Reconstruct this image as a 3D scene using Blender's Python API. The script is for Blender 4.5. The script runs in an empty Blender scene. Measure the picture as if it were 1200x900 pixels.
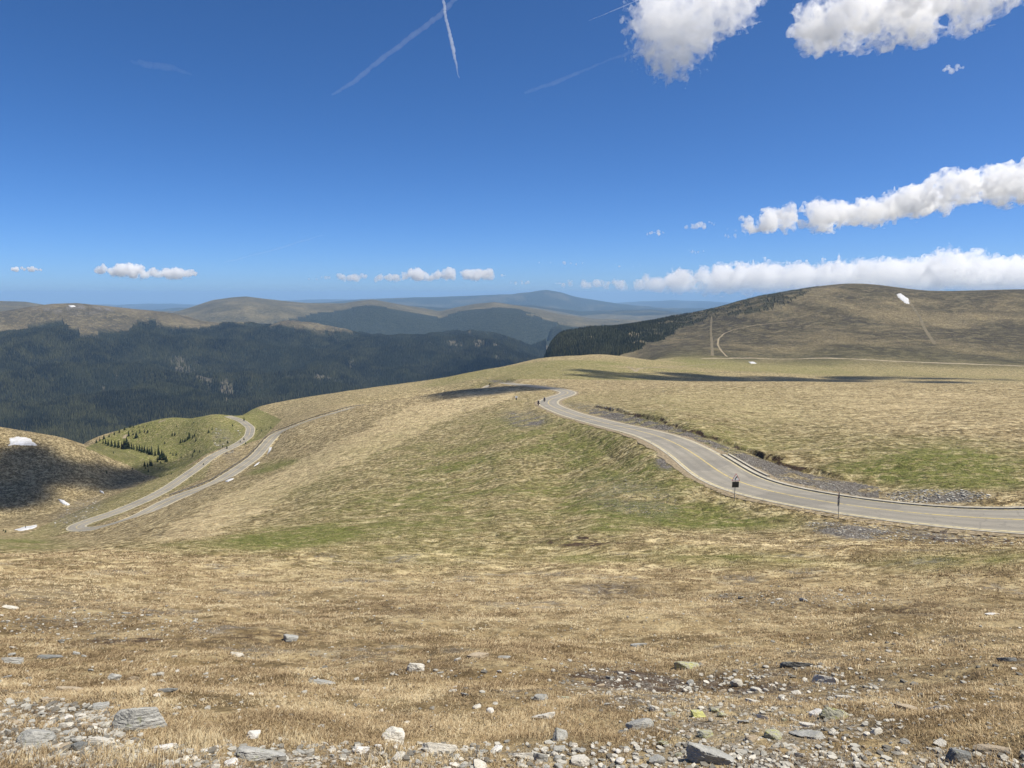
import bpy, bmesh, math, random
import numpy as np
from mathutils import Vector, Matrix, Quaternion

SC = bpy.context.scene
COL = SC.collection
R = math.radians
rng = np.random.default_rng(7)

# ------------------------------------------------------------------ camera model (photo pixels, 1200 x 900)
F, CX, CY = 873.0, 600.0, 450.0
PITCH = math.atan(105.0 / F)
CA, SA = math.cos(PITCH), math.sin(PITCH)
EYE = 1.65                                   # the eye is the world's origin; the feet stand at z = -EYE
SUN_AZ, SUN_EL = R(98), R(60)

def ray(px, py):
    px, py = np.asarray(px, float), np.asarray(py, float)
    x, u = px - CX, CY - py
    return x, F * CA + u * SA, -F * SA + u * CA

def azt(px, py):                             # azimuth and depression (drop per metre) of a pixel's ray
    x, y, z = ray(px, py)
    return np.arctan2(x, y), -z / np.hypot(x, y)

def project(x, y, z):
    d = y * CA - z * SA
    u = y * SA + z * CA
    d = np.where(np.abs(d) < 1e-6, 1e-6, d)
    return CX + F * x / d, CY - F * u / d, d

# ------------------------------------------------------------------ noise
def _h(ix, iy, iz, s):
    n = (ix * 374761393 + iy * 668265263 + iz * 2147483647 + s * 974634777).astype(np.int64) & 0xffffffff
    n = ((n ^ (n >> 13)) * 1274126177) & 0xffffffff
    n = ((n ^ (n >> 16)) * 2246822519) & 0xffffffff
    return ((n ^ (n >> 15)) & 0xffffff).astype(np.float64) / 0xffffff

def noise2(x, y, s=0):
    x, y = np.asarray(x, float), np.asarray(y, float)
    x0, y0 = np.floor(x).astype(np.int64), np.floor(y).astype(np.int64)
    fx, fy = x - x0, y - y0
    fx, fy = fx * fx * fx * (fx * (fx * 6 - 15) + 10), fy * fy * fy * (fy * (fy * 6 - 15) + 10)
    z = np.int64(0)
    a, b = _h(x0, y0, z, s), _h(x0 + 1, y0, z, s)
    c, d = _h(x0, y0 + 1, z, s), _h(x0 + 1, y0 + 1, z, s)
    return (a + (b - a) * fx) * (1 - fy) + (c + (d - c) * fx) * fy

def fbm2(x, y, s=0, o=4, g=0.5):
    t, a, n = 0.0, 1.0, 0.0
    c, si = math.cos(0.6), math.sin(0.6)
    for k in range(o):
        t = t + a * noise2(x, y, s + k); n += a
        x, y = (x * c - y * si) * 2.03 + 11.3, (x * si + y * c) * 2.03 + 5.7
        a *= g
    return t / n

def noise3(x, y, z, s=0):
    x0, y0, z0 = (np.floor(q).astype(np.int64) for q in (x, y, z))
    f = [q - q0 for q, q0 in ((x, x0), (y, y0), (z, z0))]
    fx, fy, fz = [q * q * (3 - 2 * q) for q in f]
    def L(dz):
        a, b = _h(x0, y0, z0 + dz, s), _h(x0 + 1, y0, z0 + dz, s)
        c, d = _h(x0, y0 + 1, z0 + dz, s), _h(x0 + 1, y0 + 1, z0 + dz, s)
        return (a + (b - a) * fx) * (1 - fy) + (c + (d - c) * fx) * fy
    return L(0) * (1 - fz) + L(1) * fz

def fbm3(x, y, z, s=0, o=4, g=0.5):
    t, a, n = 0.0, 1.0, 0.0
    for k in range(o):
        t = t + a * noise3(x, y, z, s + 3 * k); n += a
        x, y, z = x * 2.03 + 3.1, y * 2.03 + 7.7, z * 2.03 + 1.9
        a *= g
    return t / n

def sstep(a, b, x):
    t = np.clip((x - a) / (b - a), 0, 1)
    return t * t * (3 - 2 * t)

def pchip(xk, yk, x):                        # monotone cubic; yk may have trailing dims
    xk, yk = np.asarray(xk, float), np.asarray(yk, float)
    sh = (-1,) + (1,) * (yk.ndim - 1)
    h = np.diff(xk).reshape(sh)
    dl = np.diff(yk, axis=0) / h
    m = np.zeros_like(yk)
    w1, w2 = 2 * h[1:] + h[:-1], h[1:] + 2 * h[:-1]
    ok = dl[1:] * dl[:-1] > 0
    with np.errstate(all='ignore'):
        hm = (w1 + w2) / (w1 / dl[:-1] + w2 / dl[1:])
    m[1:-1] = np.where(ok, hm, 0)
    m[0], m[-1] = dl[0], dl[-1]
    i = np.clip(np.searchsorted(xk, x) - 1, 0, len(xk) - 2)
    hh = np.diff(xk)[i].reshape(sh)
    t = np.clip((x - xk[i]).reshape(sh) / hh, 0, 1)
    return ((1 + 2 * t) * (1 - t) ** 2 * yk[i] + t * (1 - t) ** 2 * hh * m[i]
            + t * t * (3 - 2 * t) * yk[i + 1] + t * t * (t - 1) * hh * m[i + 1])

# ------------------------------------------------------------------ the lie of the land
# per column of the photo: (distance in metres, pixel row) of what is seen there
NEARK = [(4.5, 900), (6.3, 840), (8.5, 800), (13, 750), (21, 700)]
COLS = {
 -150: [(40, 654), (100, 649), (160, 645), (236, 640), (340, 620), (400, 560), (465, 480)],
 0:   [(40, 653), (100, 645), (160, 640), (236, 632), (300, 622), (340, 614), (400, 565), (465, 500)],
 60:  [(40, 652), (100, 646), (160, 642), (205, 637), (240, 629), (300, 617), (350, 603), (400, 560), (455, 510)],
 100: [(40, 651), (100, 643), (160, 638), (200, 632), (230, 623), (262, 611), (300, 603), (370, 590), (420, 548), (455, 521), (520, 530), (570, 517)],
 150: [(40, 651), (100, 636), (160, 626), (200, 618), (240, 605), (285, 592), (350, 577), (400, 570), (440, 548), (465, 536), (520, 526), (570, 501)],
 200: [(40, 650), (100, 626), (160, 609), (230, 593), (258, 587), (290, 579), (318, 569), (370, 560), (420, 553), (470, 530), (520, 506), (560, 489)],
 250: [(40, 650), (100, 618), (160, 596), (230, 575), (275, 562), (330, 548), (385, 534), (450, 513), (520, 485)],
 300: [(40, 650), (100, 612), (160, 585), (230, 560), (300, 540), (380, 523), (450, 505), (540, 487), (600, 477)],
 350: [(40, 650), (100, 604), (160, 572), (230, 543), (300, 519), (345, 501), (430, 488), (520, 476), (600, 467)],
 400: [(40, 650), (100, 595), (160, 558), (230, 525), (310, 498), (365, 482), (450, 472), (590, 459)],
 450: [(40, 650), (100, 590), (160, 549), (230, 516), (310, 486), (375, 469), (418, 479), (485, 463), (600, 452)],
 500: [(40, 650), (100, 585), (160, 540), (230, 508), (300, 485), (375, 462), (430, 475), (520, 456), (600, 446)],
 550: [(40, 650), (100, 580), (160, 530), (230, 498), (300, 477), (380, 455.5), (435, 467), (530, 445), (640, 436)],
 600: [(40, 650), (100, 571), (160, 517), (230, 487), (290, 470), (350, 458), (410, 449), (550, 436), (700, 427)],
 650: [(38, 650), (100, 572), (160, 510), (215, 485), (260, 473), (340, 457), (410, 448), (550, 432), (740, 418)],
 700: [(36, 650), (100, 560), (140, 515), (185, 489), (230, 476), (300, 463), (400, 448), (480, 442), (600, 430), (800, 415)],
 800: [(35, 650), (60, 612), (88, 557), (112, 521), (125, 508), (160, 490), (230, 470), (320, 455), (400, 447), (520, 446), (620, 437), (850, 424), (1000, 415), (1350, 397), (1700, 371)],
 900: [(35, 650), (55, 622), (69, 593), (77, 574), (95, 550), (120, 526), (170, 495), (260, 468), (400, 447), (560, 449), (700, 437), (850, 430), (1000, 422), (1300, 390), (1640, 345)],
 1000: [(35, 650), (55, 615), (63, 603), (70, 590), (85, 565), (110, 531), (160, 497), (260, 468), (400, 448), (560, 451), (720, 441), (850, 434), (1000, 420), (1300, 382), (1700, 332)],
 1100: [(34, 650), (50, 629), (56, 617), (64, 595), (80, 562), (105, 532), (160, 497), (260, 470), (400, 449), (560, 453), (720, 443), (850, 437), (1000, 424), (1300, 386), (1680, 341)],
 1200: [(33, 650), (48, 634), (54, 623), (62, 594), (80, 562), (105, 532), (160, 497), (260, 471), (400, 450), (560, 455), (720, 446), (850, 440), (1000, 428), (1300, 388), (1650, 339)],
 1350: [(33, 650), (48, 634), (54, 623), (62, 596), (80, 562), (105, 532), (160, 498), (260, 473), (400, 452), (560, 457), (720, 448), (850, 443), (1000, 430), (1300, 392), (1650, 340)],
}
def lin(tab, x):
    k = sorted(tab)
    return np.interp(x, k, [tab[q] for q in k])
CREST_A = {-150: 352, 0: 365, 30: 360, 60: 356, 90: 355, 130: 359, 165: 363, 200: 368, 240: 373, 280: 376, 330: 380, 360: 384, 400: 389, 450: 391, 500: 391, 550: 393, 580: 397, 620: 412, 700: 440, 1350: 440}
CREST_B = {-150: 344, 0: 352, 30: 353, 60: 358, 100: 366, 180: 370, 230: 358, 250: 352, 270: 349, 288: 347.5, 310: 350, 360: 355, 400: 356, 418: 353, 437: 350.5, 452: 353, 480: 359, 515: 365, 535: 359, 556: 355, 580: 353, 605: 357, 630: 363, 655: 369, 690: 374, 740: 376, 800: 380, 1350: 380}
CREST_C = {-150: 362, 200: 362, 330: 356, 380: 354, 440: 350, 500: 348.5, 560: 346.5, 600: 345, 620: 342.5, 640: 339.5, 655: 342, 675: 348, 700: 352.5, 730: 357, 780: 362, 900: 364, 1350: 364}
CREST_D = {-150: 357, 90: 358, 150: 357, 190: 355.5, 230: 357, 300: 355, 345: 352, 400: 350.5, 450: 351, 560: 352, 690: 357, 740: 354, 790: 352, 850: 354.5, 900: 355, 1350: 355}

COLX = np.array(sorted(COLS), float)
LR = np.linspace(math.log(0.3), math.log(70000), 1500)
def column(px):
    pts = NEARK + COLS[int(px)]
    rk, tk = [0.3, 1.2], [EYE / 0.3, EYE / 1.2]
    for r, py in pts:
        rk.append(r); tk.append(float(azt(px, py)[1]))
    rc, tc = rk[-1], tk[-1]
    c = lambda tab: float(azt(px, lin(tab, px))[1])
    def add(r, t):
        rk.append(r); tk.append(t)
    if px <= 600:
        A, B = c(CREST_A), c(CREST_B)
        add(rc * 1.35, max(tc + 0.05, 0.22)); add(1150, 0.262); add(1700, 0.185 if px > 0 else 0.187)
        add(2050, 0.150 + 0.1 * max(0, A - 0.04)); add(2500, 0.103 + 0.35 * max(0, A - 0.02))
        add(3000, 0.4 * 0.103 + 0.6 * A + 0.008); add(3500, A); add(4300, max(A, B) + 0.022)
    elif px <= 700:
        B = c(CREST_B)
        tab = {650: 397, 700: 386}
        add(rc * 1.25, tc + 0.03); add(1200, tc + 0.012)
        t = float(azt(px, tab[int(px)])[1])
        add(1550, t); add(2000, t + 0.04); add(3000, 0.10); add(4300, B + 0.022)
    else:
        B = c(CREST_B)
        add(2300, tc + 0.06); add(3200, max(tc, B) + 0.05); add(4300, B + 0.03)
    B, C, D = c(CREST_B), c(CREST_C), c(CREST_D)
    add(5200, B + 0.010); add(6200, B); add(7800, max(B, C) + 0.013); add(10500, C + 0.006)
    add(14000, C); add(18000, max(C, D) + 0.007); add(25000, D); add(33000, D + 0.004); add(70000, D + 0.0045)
    return pchip(np.log(rk), np.array(tk), LR)
TCOL = np.stack([column(p) for p in COLX])                 # columns x log r
PXF = np.arange(-150, 1351, 2.0)
TF = pchip(COLX, TCOL, PXF)                                # fine table
def soften(T, s):                                          # a little smoothing across the columns
    k = np.exp(-0.5 * (np.arange(-3 * s, 3 * s + 1) / s) ** 2); k /= k.sum()
    P = np.pad(T, ((3 * s, 3 * s), (0, 0)), mode='edge')
    return sum(k[i] * P[i:i + len(T)] for i in range(len(k)))
TF = soften(TF, 4)
CREST_B2 = {-150: 368, 200: 366, 300: 362, 350: 358.5, 385: 356, 410: 358, 450: 360, 480: 358, 510: 361, 560: 362, 600: 359, 625: 358, 650: 361, 680: 366, 720: 364, 760: 362, 800: 366, 1350: 368}
def far_table():
    c = lambda tab: azt(PXF, np.array([lin(tab, p) for p in PXF]))[1]
    A, B, B2, C, D = c(CREST_A), c(CREST_B), c(CREST_B2), c(CREST_C), c(CREST_D)
    rk = [1700, 2050, 2500, 3000, 3500, 4300, 5200, 6200, 7600, 9500, 11500, 14000, 18000, 25000, 33000, 70000]
    tk = [0.186 + 0 * A, 0.150 + 0.1 * np.maximum(0, A - 0.04), 0.103 + 0.35 * np.maximum(0, A - 0.02), 0.4 * 0.103 + 0.6 * A + 0.008, A,
          np.maximum(A, B) + 0.022, B + 0.010, B, np.maximum(B, B2) + 0.010, B2, np.maximum(B2, C) + 0.008, C, np.maximum(C, D) + 0.007, D, D + 0.004, D + 0.0045]
    return pchip(np.log(rk), np.stack(tk), LR).T
_FT = soften(far_table(), 1)
_r0 = np.interp(PXF, [600, 650], [2050, 4400])[:, None]
_w = np.clip((LR[None] - np.log(_r0)) / 0.2, 0, 1); _w = _w * _w * (3 - 2 * _w)
TF = TF * (1 - _w) + _FT * _w
TGEN = pchip(np.log([0.3, 1.2, 10, 100, 1000, 5000, 20000, 70000]),
             np.array([EYE / 0.3, EYE / 1.2, 0.45, 0.33, 0.18, 0.06, 0.02, 0.015]), LR)

def table(px, lr):
    i = np.clip((px + 150) / 2.0, 0, len(PXF) - 1.001); i0 = i.astype(int); fi = i - i0
    j = np.clip((lr - LR[0]) / (LR[1] - LR[0]), 0, len(LR) - 1.001); j0 = j.astype(int); fj = j - j0
    return (TF[i0, j0] * (1 - fi) + TF[i0 + 1, j0] * fi) * (1 - fj) + (TF[i0, j0 + 1] * (1 - fi) + TF[i0 + 1, j0 + 1] * fi) * fj

def base_t(az, r):
    lr = np.log(np.maximum(r, 0.3))
    x, y = np.sin(az), np.cos(az)
    t = np.full(np.shape(az), 0.2)
    yy = np.maximum(y, 0.05)
    for _ in range(4):
        px = CX + F * x / (yy * CA + t * SA)
        t = table(np.clip(px, -150, 1350), lr)
    gen = np.interp(lr, LR, TGEN)
    w = sstep(R(44), R(75), np.abs(az))
    return t * (1 - w) + gen * w

ROAD = {}                                                  # filled in below, then the ground is levelled under it
SCARP = []
def raw_h(x, y):
    x, y = np.asarray(x, float), np.asarray(y, float)
    r = np.hypot(x, y)
    az = np.arctan2(x, y)
    z = -base_t(az, r) * np.maximum(r, 0.3)
    z = np.where(r < 0.3, -EYE, z)
    near = 1 - sstep(900, 2500, r)
    amp = sstep(2, 12, r)
    d = (fbm2(x / 0.55, y / 0.55, 31, 2) - 0.5) * 0.10 * (1 - sstep(40, 90, r))
    d = d + (fbm2(x / 2.7, y / 2.7, 41, 3) - 0.5) * 0.42 * (1 - sstep(120, 260, r))
    d = d + amp * (fbm2(x / 16, y / 16, 51, 3) - 0.5) * 0.55 * sstep(10, 45, r) * near
    d = d + (fbm2(x / 60, y / 60, 61, 3) - 0.5) * 0.8 * sstep(150, 400, r) * near
    m = sstep(1300, 2200, r)
    rid = 1 - np.abs(2 * fbm2(x / 420, y / 420, 71, 4) - 1)
    d = d + (rid - 0.75) * 125 * m * (1 - sstep(4200, 5200, r)) * sstep(0.012, 0.05, -z / np.maximum(r, 1))
    far = sstep(4200, 5500, r)
    rid2 = 1 - np.abs(2 * fbm2(x / 1500, y / 1500, 81, 4) - 1)
    d = d + (rid2 - 0.78) * 0.016 * r * far * sstep(0.006, 0.03, -z / np.maximum(r, 1)) * (1 - sstep(26000, 34000, r))
    d = d + (fbm2(x / 900, y / 900, 91, 4) - 0.5) * 0.0035 * r * far * (1 - sstep(26000, 34000, r))
    return z + d

def near_poly(P, x, y):                                    # signed offset (left of travel > 0), distance along, nearest index
    x, y = np.ravel(x), np.ravel(y)
    off = np.empty(len(x)); idx = np.empty(len(x), int)
    T = np.gradient(P[:, :2], axis=0); T /= np.linalg.norm(T, axis=1)[:, None]
    B = 20000
    for s in range(0, len(x), B):
        dx = x[s:s + B, None] - P[None, :, 0]; dy = y[s:s + B, None] - P[None, :, 1]
        d2 = dx * dx + dy * dy
        k = d2.argmin(1); a = np.arange(len(k))
        idx[s:s + B] = k
        cr = T[k, 0] * dy[a, k] - T[k, 1] * dx[a, k]
        off[s:s + B] = np.sign(cr + 1e-9) * np.where((k == 0) | (k == len(P) - 1), np.sqrt(d2[a, k]), np.abs(cr))
    return off, idx

def height(x, y):
    x, y = np.asarray(x, float), np.asarray(y, float)
    sh = np.shape(x)
    x, y = np.ravel(x), np.ravel(y)
    z = raw_h(x, y)
    for P, side in SCARP:                                  # cut banks: the turf stands a step above the bared rock
        lo, hi = P.min(0) - 45, P.max(0) + 45
        sel = np.where((x > lo[0]) & (x < hi[0]) & (y > lo[1]) & (y < hi[1]))[0]
        if len(sel):
            off, idx = near_poly(P, x[sel], y[sel])
            off = off * side + (fbm2(x[sel] / 4.0, y[sel] / 4.0, 5, 3) - 0.5) * 3.2
            end = np.minimum(idx, len(P) - 1 - idx)
            w = sstep(0, 12, end)
            z[sel] += w * (0.25 + 0.75 * fbm2(x[sel] / 9, y[sel] / 9, 7, 2)) * 0.95 * sstep(-0.35, 0.35, off) * (1 - sstep(8, 40, off))
    for P, half in ROAD.values():
        lo, hi = P.min(0)[:2] - 22, P.max(0)[:2] + 22
        sel = np.where((x > lo[0]) & (x < hi[0]) & (y > lo[1]) & (y < hi[1]))[0]
        if len(sel):
            off, idx = near_poly(P, x[sel], y[sel])
            hs_ = half * P[idx, 3]
            w = 1 - sstep(hs_ + 0.9, hs_ + 0.9 + 5.6 * P[idx, 3], np.abs(off))
            z[sel] = z[sel] * (1 - w) + (P[idx, 2] - 0.07) * w
    return z.reshape(sh)

RS = np.exp(np.linspace(math.log(2.5), math.log(30000), 5200))
def hit(px, py, rmin=2.5, rmax=1e9, h=None):               # where a photo pixel's sight line meets the ground
    h = h or height
    az, t = azt(px, py)
    ox, oy, oz = ray(px, py); n = math.hypot(ox, oy)
    rs = RS[(RS >= rmin) & (RS <= rmax)]
    X, Y = ox / n * rs, oy / n * rs
    g = -h(X, Y) / rs
    below = np.where(g <= t)[0]
    k = int(below[0]) if len(below) else int(np.argmin(g))
    if k > 0 and len(below):
        a, b = g[k - 1] - t, t - g[k]
        w = a / max(a + b, 1e-12)
        r = rs[k - 1] + (rs[k] - rs[k - 1]) * min(max(w, 0), 1)
    else:
        r = rs[k]
    x, y = ox / n * r, oy / n * r
    return np.array([x, y, float(h(np.array([x]), np.array([y]))[0])])

def resample(P, step, smooth=0):
    P = np.asarray(P, float)
    d = np.r_[0, np.cumsum(np.linalg.norm(np.diff(P[:, :2], axis=0), axis=1))]
    # smooth interpolation through the points
    s = np.arange(0, d[-1], step)
    Q = np.stack([np.interp(s, d, P[:, k]) for k in range(P.shape[1])], 1)
    if smooth:
        n = max(1, int(smooth / step)); k = np.exp(-0.5 * (np.arange(-3 * n, 3 * n + 1) / n) ** 2); k /= k.sum()
        E = np.concatenate([2 * Q[0] - Q[1:3 * n + 1][::-1], Q, 2 * Q[-1] - Q[-3 * n - 1:-1][::-1]])
        Q = np.stack([np.convolve(E[:, c], k, 'valid') for c in range(Q.shape[1])], 1)
    return Q

def road_path(pix, half, smooth, zs=14):
    P = np.array([[px, py] if r is None else [px, py] for px, py, *r in [(p + (None,))[:3] for p in pix]], float)
    W = []
    for p in pix:
        if len(p) == 3:                                    # a stretch out of sight: column and distance
            a = float(azt(p[0], 460)[0]); x, y = p[2] * math.sin(a), p[2] * math.cos(a)
            W.append(np.array([x, y, float(raw_h(np.array([x]), np.array([y]))[0])])); continue
        lo, hi = (p[2], p[3]) if len(p) > 2 else (2.5, 1e9)
        W.append(hit(p[0], p[1], lo, hi, raw_h))
    Q = resample(W, 1.0, smooth)
    z = raw_h(Q[:, 0], Q[:, 1])
    n = int(zs); k = np.exp(-0.5 * (np.arange(-3 * n, 3 * n + 1) / n) ** 2); k /= k.sum()
    z = np.convolve(np.pad(z, 3 * n, mode='reflect', reflect_type='odd'), k, 'valid')
    return np.column_stack([Q[:, :2], z])

MAIN_PIX = [(1420, 606), (1300, 608), (1200, 608), (1100, 605), (1020, 600), (960, 592), (900, 581), (860, 566), (832, 546), (812, 530), (790, 517),
            (765, 509), (730, 501), (697, 493), (668, 485), (650, 478), (641, 473), (645, 468), (662, 463), (668, 460), (655, 456), (630, 453), (600, 450), (580, 449)]
LEFT_PIX = [(548, 0, 433), (510, 0, 432), (472, 0, 422), (441, 474, 400, 425), (400, 481, 300, 400), (370, 489, 280, 390), (345, 499, 280, 390), (322, 512), (310, 523), (298, 536), (275, 552),
            (250, 566), (220, 579), (190, 592), (160, 604), (130, 614), (105, 620), (88, 623), (83, 620), (98, 613), (130, 602), (165, 588), (195, 573), (222, 555), (247, 536),
            (278, 521), (292, 511), (294, 501), (283, 493), (266, 487.5)]

# ------------------------------------------------------------------ roads and cut banks
ALL_PIX = MAIN_PIX + LEFT_PIX
PATH = road_path(ALL_PIX, 3.6, 7.0, 11)
HALF = 3.45
_ppx = project(PATH[:, 0], PATH[:, 1], PATH[:, 2])[0]
_kl = int(np.argmax((np.arange(len(PATH)) > 350) & (_ppx < 470)))    # from here on the road drops down the far flank, narrower
PATH = np.column_stack([PATH, 1 - 0.30 * sstep(_kl - 40, _kl + 20, np.arange(len(PATH)))])
_scarp = np.array([hit(px, py, 2.5, 400, raw_h) for px, py in
                   [(690, 476), (712, 480), (738, 485.5), (768, 492), (800, 501.5), (835, 514), (868, 528), (905, 542), (945, 553), (985, 562), (1030, 569)]])
SCARP.append((resample(_scarp, 0.7, 3.0), 1.0))
ROAD['road'] = (PATH, HALF)
# make sure the raised side of the cut bank is the far one
_p = SCARP[0][0]; _m = len(_p) // 2; _t = _p[_m + 1] - _p[_m - 1]
if (_t[0] * 1.0) < 0: SCARP[0] = (_p, -1.0)

# ------------------------------------------------------------------ mesh and material helpers
def link(name, me, mat=None, parent=None):
    o = bpy.data.objects.new(name, me)
    COL.objects.link(o)
    if mat is not None and me is not None and not me.materials:
        me.materials.append(mat)
    o.parent = parent
    return o

def tag(o, label=None, cat=None, group=None, kind=None):
    for k, v in (('label', label), ('category', cat), ('group', group), ('kind', kind)):
        if v is not None: o[k] = v
    return o

def np_mesh(name, V, faces, smooth=False, attrs=None):     # faces: array n x 3 / n x 4, or a list of such arrays
    V = np.asarray(V, np.float32)
    fl = faces if isinstance(faces, list) else [faces]
    fl = [np.asarray(f, np.int32) for f in fl if len(f)]
    me = bpy.data.meshes.new(name)
    nl = sum(f.size for f in fl); nf = sum(len(f) for f in fl)
    me.vertices.add(len(V)); me.vertices.foreach_set('co', V.ravel())
    me.loops.add(nl); me.loops.foreach_set('vertex_index', np.concatenate([f.ravel() for f in fl]))
    me.polygons.add(nf)
    tot = np.concatenate([np.full(len(f), f.shape[1], np.int32) for f in fl])
    me.polygons.foreach_set('loop_start', np.concatenate([[0], np.cumsum(tot)[:-1]]).astype(np.int32))
    me.polygons.foreach_set('loop_total', tot)
    me.polygons.foreach_set('use_smooth', np.full(nf, bool(smooth)))
    me.update(calc_edges=True)
    for k, a in (attrs or {}).items():
        a = np.asarray(a, np.float32)
        if a.ndim == 1:
            at = me.attributes.new(k, 'FLOAT', 'POINT'); at.data.foreach_set('value', a)
        else:
            at = me.attributes.new(k, 'FLOAT_COLOR', 'POINT')
            at.data.foreach_set('color', np.column_stack([a, np.ones(len(a), np.float32)]).ravel().astype(np.float32))
    return me

class NT:                                                  # short-hand for node trees
    def __init__(s, name, vol=False):
        s.m = bpy.data.materials.new(name); s.m.use_nodes = True
        s.t = s.m.node_tree; s.t.nodes.clear()
        s.out = s.t.nodes.new('ShaderNodeOutputMaterial')
    def n(s, typ, ins=None, **kw):
        o = s.t.nodes.new('ShaderNode' + typ)
        for k, v in kw.items(): setattr(o, k, v)
        for k, v in (ins or {}).items():
            i = o.inputs[k]
            if hasattr(v, 'is_output'): s.t.links.new(v, i)
            else: i.default_value = v
        return o
    def math(s, op, a, b=0.0, clamp=False):
        return s.n('Math', {0: a, 1: b}, operation=op, use_clamp=clamp).outputs[0]
    def mix(s, f, a, b, mode='MIX'):
        o = s.n('Mix', data_type='RGBA', blend_type=mode)
        for k, v in ((0, f), (6, a), (7, b)):
            if hasattr(v, 'is_output'): s.t.links.new(v, o.inputs[k])
            else: o.inputs[k].default_value = (*v, 1) if isinstance(v, tuple) and len(v) == 3 else v
        return o.outputs[2]
    def ramp(s, f, a, b):                                  # smooth 0..1 between a and b
        return s.n('MapRange', {0: f, 1: a, 2: b, 3: 0.0, 4: 1.0}, interpolation_type='SMOOTHSTEP').outputs[0]
    def noise(s, v, scale, detail=3.0, rough=0.55, dist=0.0):
        return s.n('TexNoise', {'Vector': v, 'Scale': scale, 'Detail': detail, 'Roughness': rough, 'Distortion': dist}).outputs[0]
    def attr(s, name, fac=True):
        return s.n('Attribute', attribute_name=name).outputs['Fac' if fac else 'Color']
    def bsdf(s, col, rough=0.9, spec=0.25, normal=None, **kw):
        ins = {'Base Color': col if hasattr(col, 'is_output') else (*col, 1), 'Roughness': rough, 'Specular IOR Level': spec}
        if normal is not None: ins['Normal'] = normal
        b = s.n('BsdfPrincipled', ins)
        for k, v in kw.items(): b.inputs[k.replace('_', ' ')].default_value = v
        return b.outputs[0]
    def bump(s, h, strength, dist, nrm=None):
        ins = {'Height': h, 'Strength': strength, 'Distance': dist}
        if nrm is not None: ins['Normal'] = nrm
        return s.n('Bump', ins).outputs[0]
    def done(s, surf=None, vol=None):
        if surf is not None: s.t.links.new(surf, s.out.inputs['Surface'])
        if vol is not None: s.t.links.new(vol, s.out.inputs['Volume'])
        return s.m
def pos(nt):
    return nt.n('NewGeometry').outputs['Position']

def simple(name, col, rough=0.7, spec=0.3, var=0.15, scale=6.0, metal=0.0, bump=0.0):
    nt = NT(name)
    tc = nt.n('TexCoord').outputs['Object']
    n = nt.noise(tc, scale, 5, 0.6)
    a = tuple(c * (1 - var) for c in col); b = tuple(min(1, c * (1 + var)) for c in col)
    c = nt.mix(nt.ramp(n, 0.3, 0.7), a, b)
    nrm = nt.bump(n, 0.5, bump) if bump else None
    return nt.done(nt.bsdf(c, rough, spec, nrm, Metallic=metal))

# ------------------------------------------------------------------ the ground
def in_poly(px, py, poly):
    x, y = np.ravel(px), np.ravel(py)
    ins = np.zeros(len(x), bool); n = len(poly)
    for i in range(n):
        x1, y1 = poly[i]; x2, y2 = poly[(i + 1) % n]
        c = ((y1 > y) != (y2 > y))
        with np.errstate(all='ignore'):
            ins ^= c & (x < (x2 - x1) * (y - y1) / (y2 - y1) + x1)
    return ins.reshape(np.shape(px))

def blob(px, py, cx, cy, rx, ry, rot=0.0, soft=0.5):
    dx, dy = px - cx, py - cy
    c, s = math.cos(R(rot)), math.sin(R(rot))
    u, v = (dx * c + dy * s) / rx, (-dx * s + dy * c) / ry
    return 1 - sstep(1 - soft, 1 + soft, np.hypot(u, v))

TREE_A = {-150: 392, 0: 389, 40: 383, 70: 378, 84: 384, 92: 388, 100: 392, 130: 390, 150: 389, 162: 377, 178: 375, 195: 383, 240: 384, 262: 377, 290: 379, 330: 382, 360: 386, 400: 389, 450: 388, 600: 388, 700: 388}
RIDGE_P = [(560, 470), (600, 405), (640, 392), (700, 380), (760, 371), (800, 368), (838, 363), (836, 368), (800, 381), (780, 392), (762, 400), (745, 408), (718, 418), (690, 440)]
SHOULDER_P = [(815, 368), (850, 352), (880, 342), (915, 332), (940, 334), (960, 334), (940, 346), (925, 352), (912, 360), (890, 366), (862, 368), (835, 373)]

def bare_gap(x, y):                                        # openings with pale scree in the far forest
    n = fbm2(x / 60, y / 110, 301, 5, 0.72)
    return n
def forest_density(x, y, px, py, r):
    d = np.zeros(np.shape(x))
    wob = (fbm2(x / 70, y / 70, 201, 3) - 0.5) * 26
    face = (r > 900) & (r < 4150) & (px < 640)
    tl = lin(TREE_A, px)
    d = np.where(face & (py + wob * 0.28 > tl), 1.0, d)
    back = face & (r > 3540)
    d = np.where(back & (px < 345), 0.0, d)
    gap = bare_gap(x, y)
    for cx, cy, rx, ry, s in GAPS:
        g = blob(px, py, cx, cy, rx, ry, 0, 0.6)
        d = np.where(face & (gap + 0.30 * g * s > 0.80), 0.22, d)
    d = np.where(face & (gap > 0.80), 0.15, d)
    rid = (r > 1080) & (r < 1850) & in_poly(px + wob * 1.2, py + wob * 0.3, RIDGE_P)
    d = np.where(rid, np.where(fbm2(x / 25, y / 25, 222, 3) > 0.45 - 0.13 * sstep(790, 730, px), 0.85, 0.12), d)
    sh = (r > 1250) & (r < 1720) & in_poly(px + wob * .4, py + wob * 0.12, SHOULDER_P)
    d = np.where(sh, np.where(fbm2(x / 16, y / 16, 232, 4) > 0.5, 0.8, 0.18), d)
    return d
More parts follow.
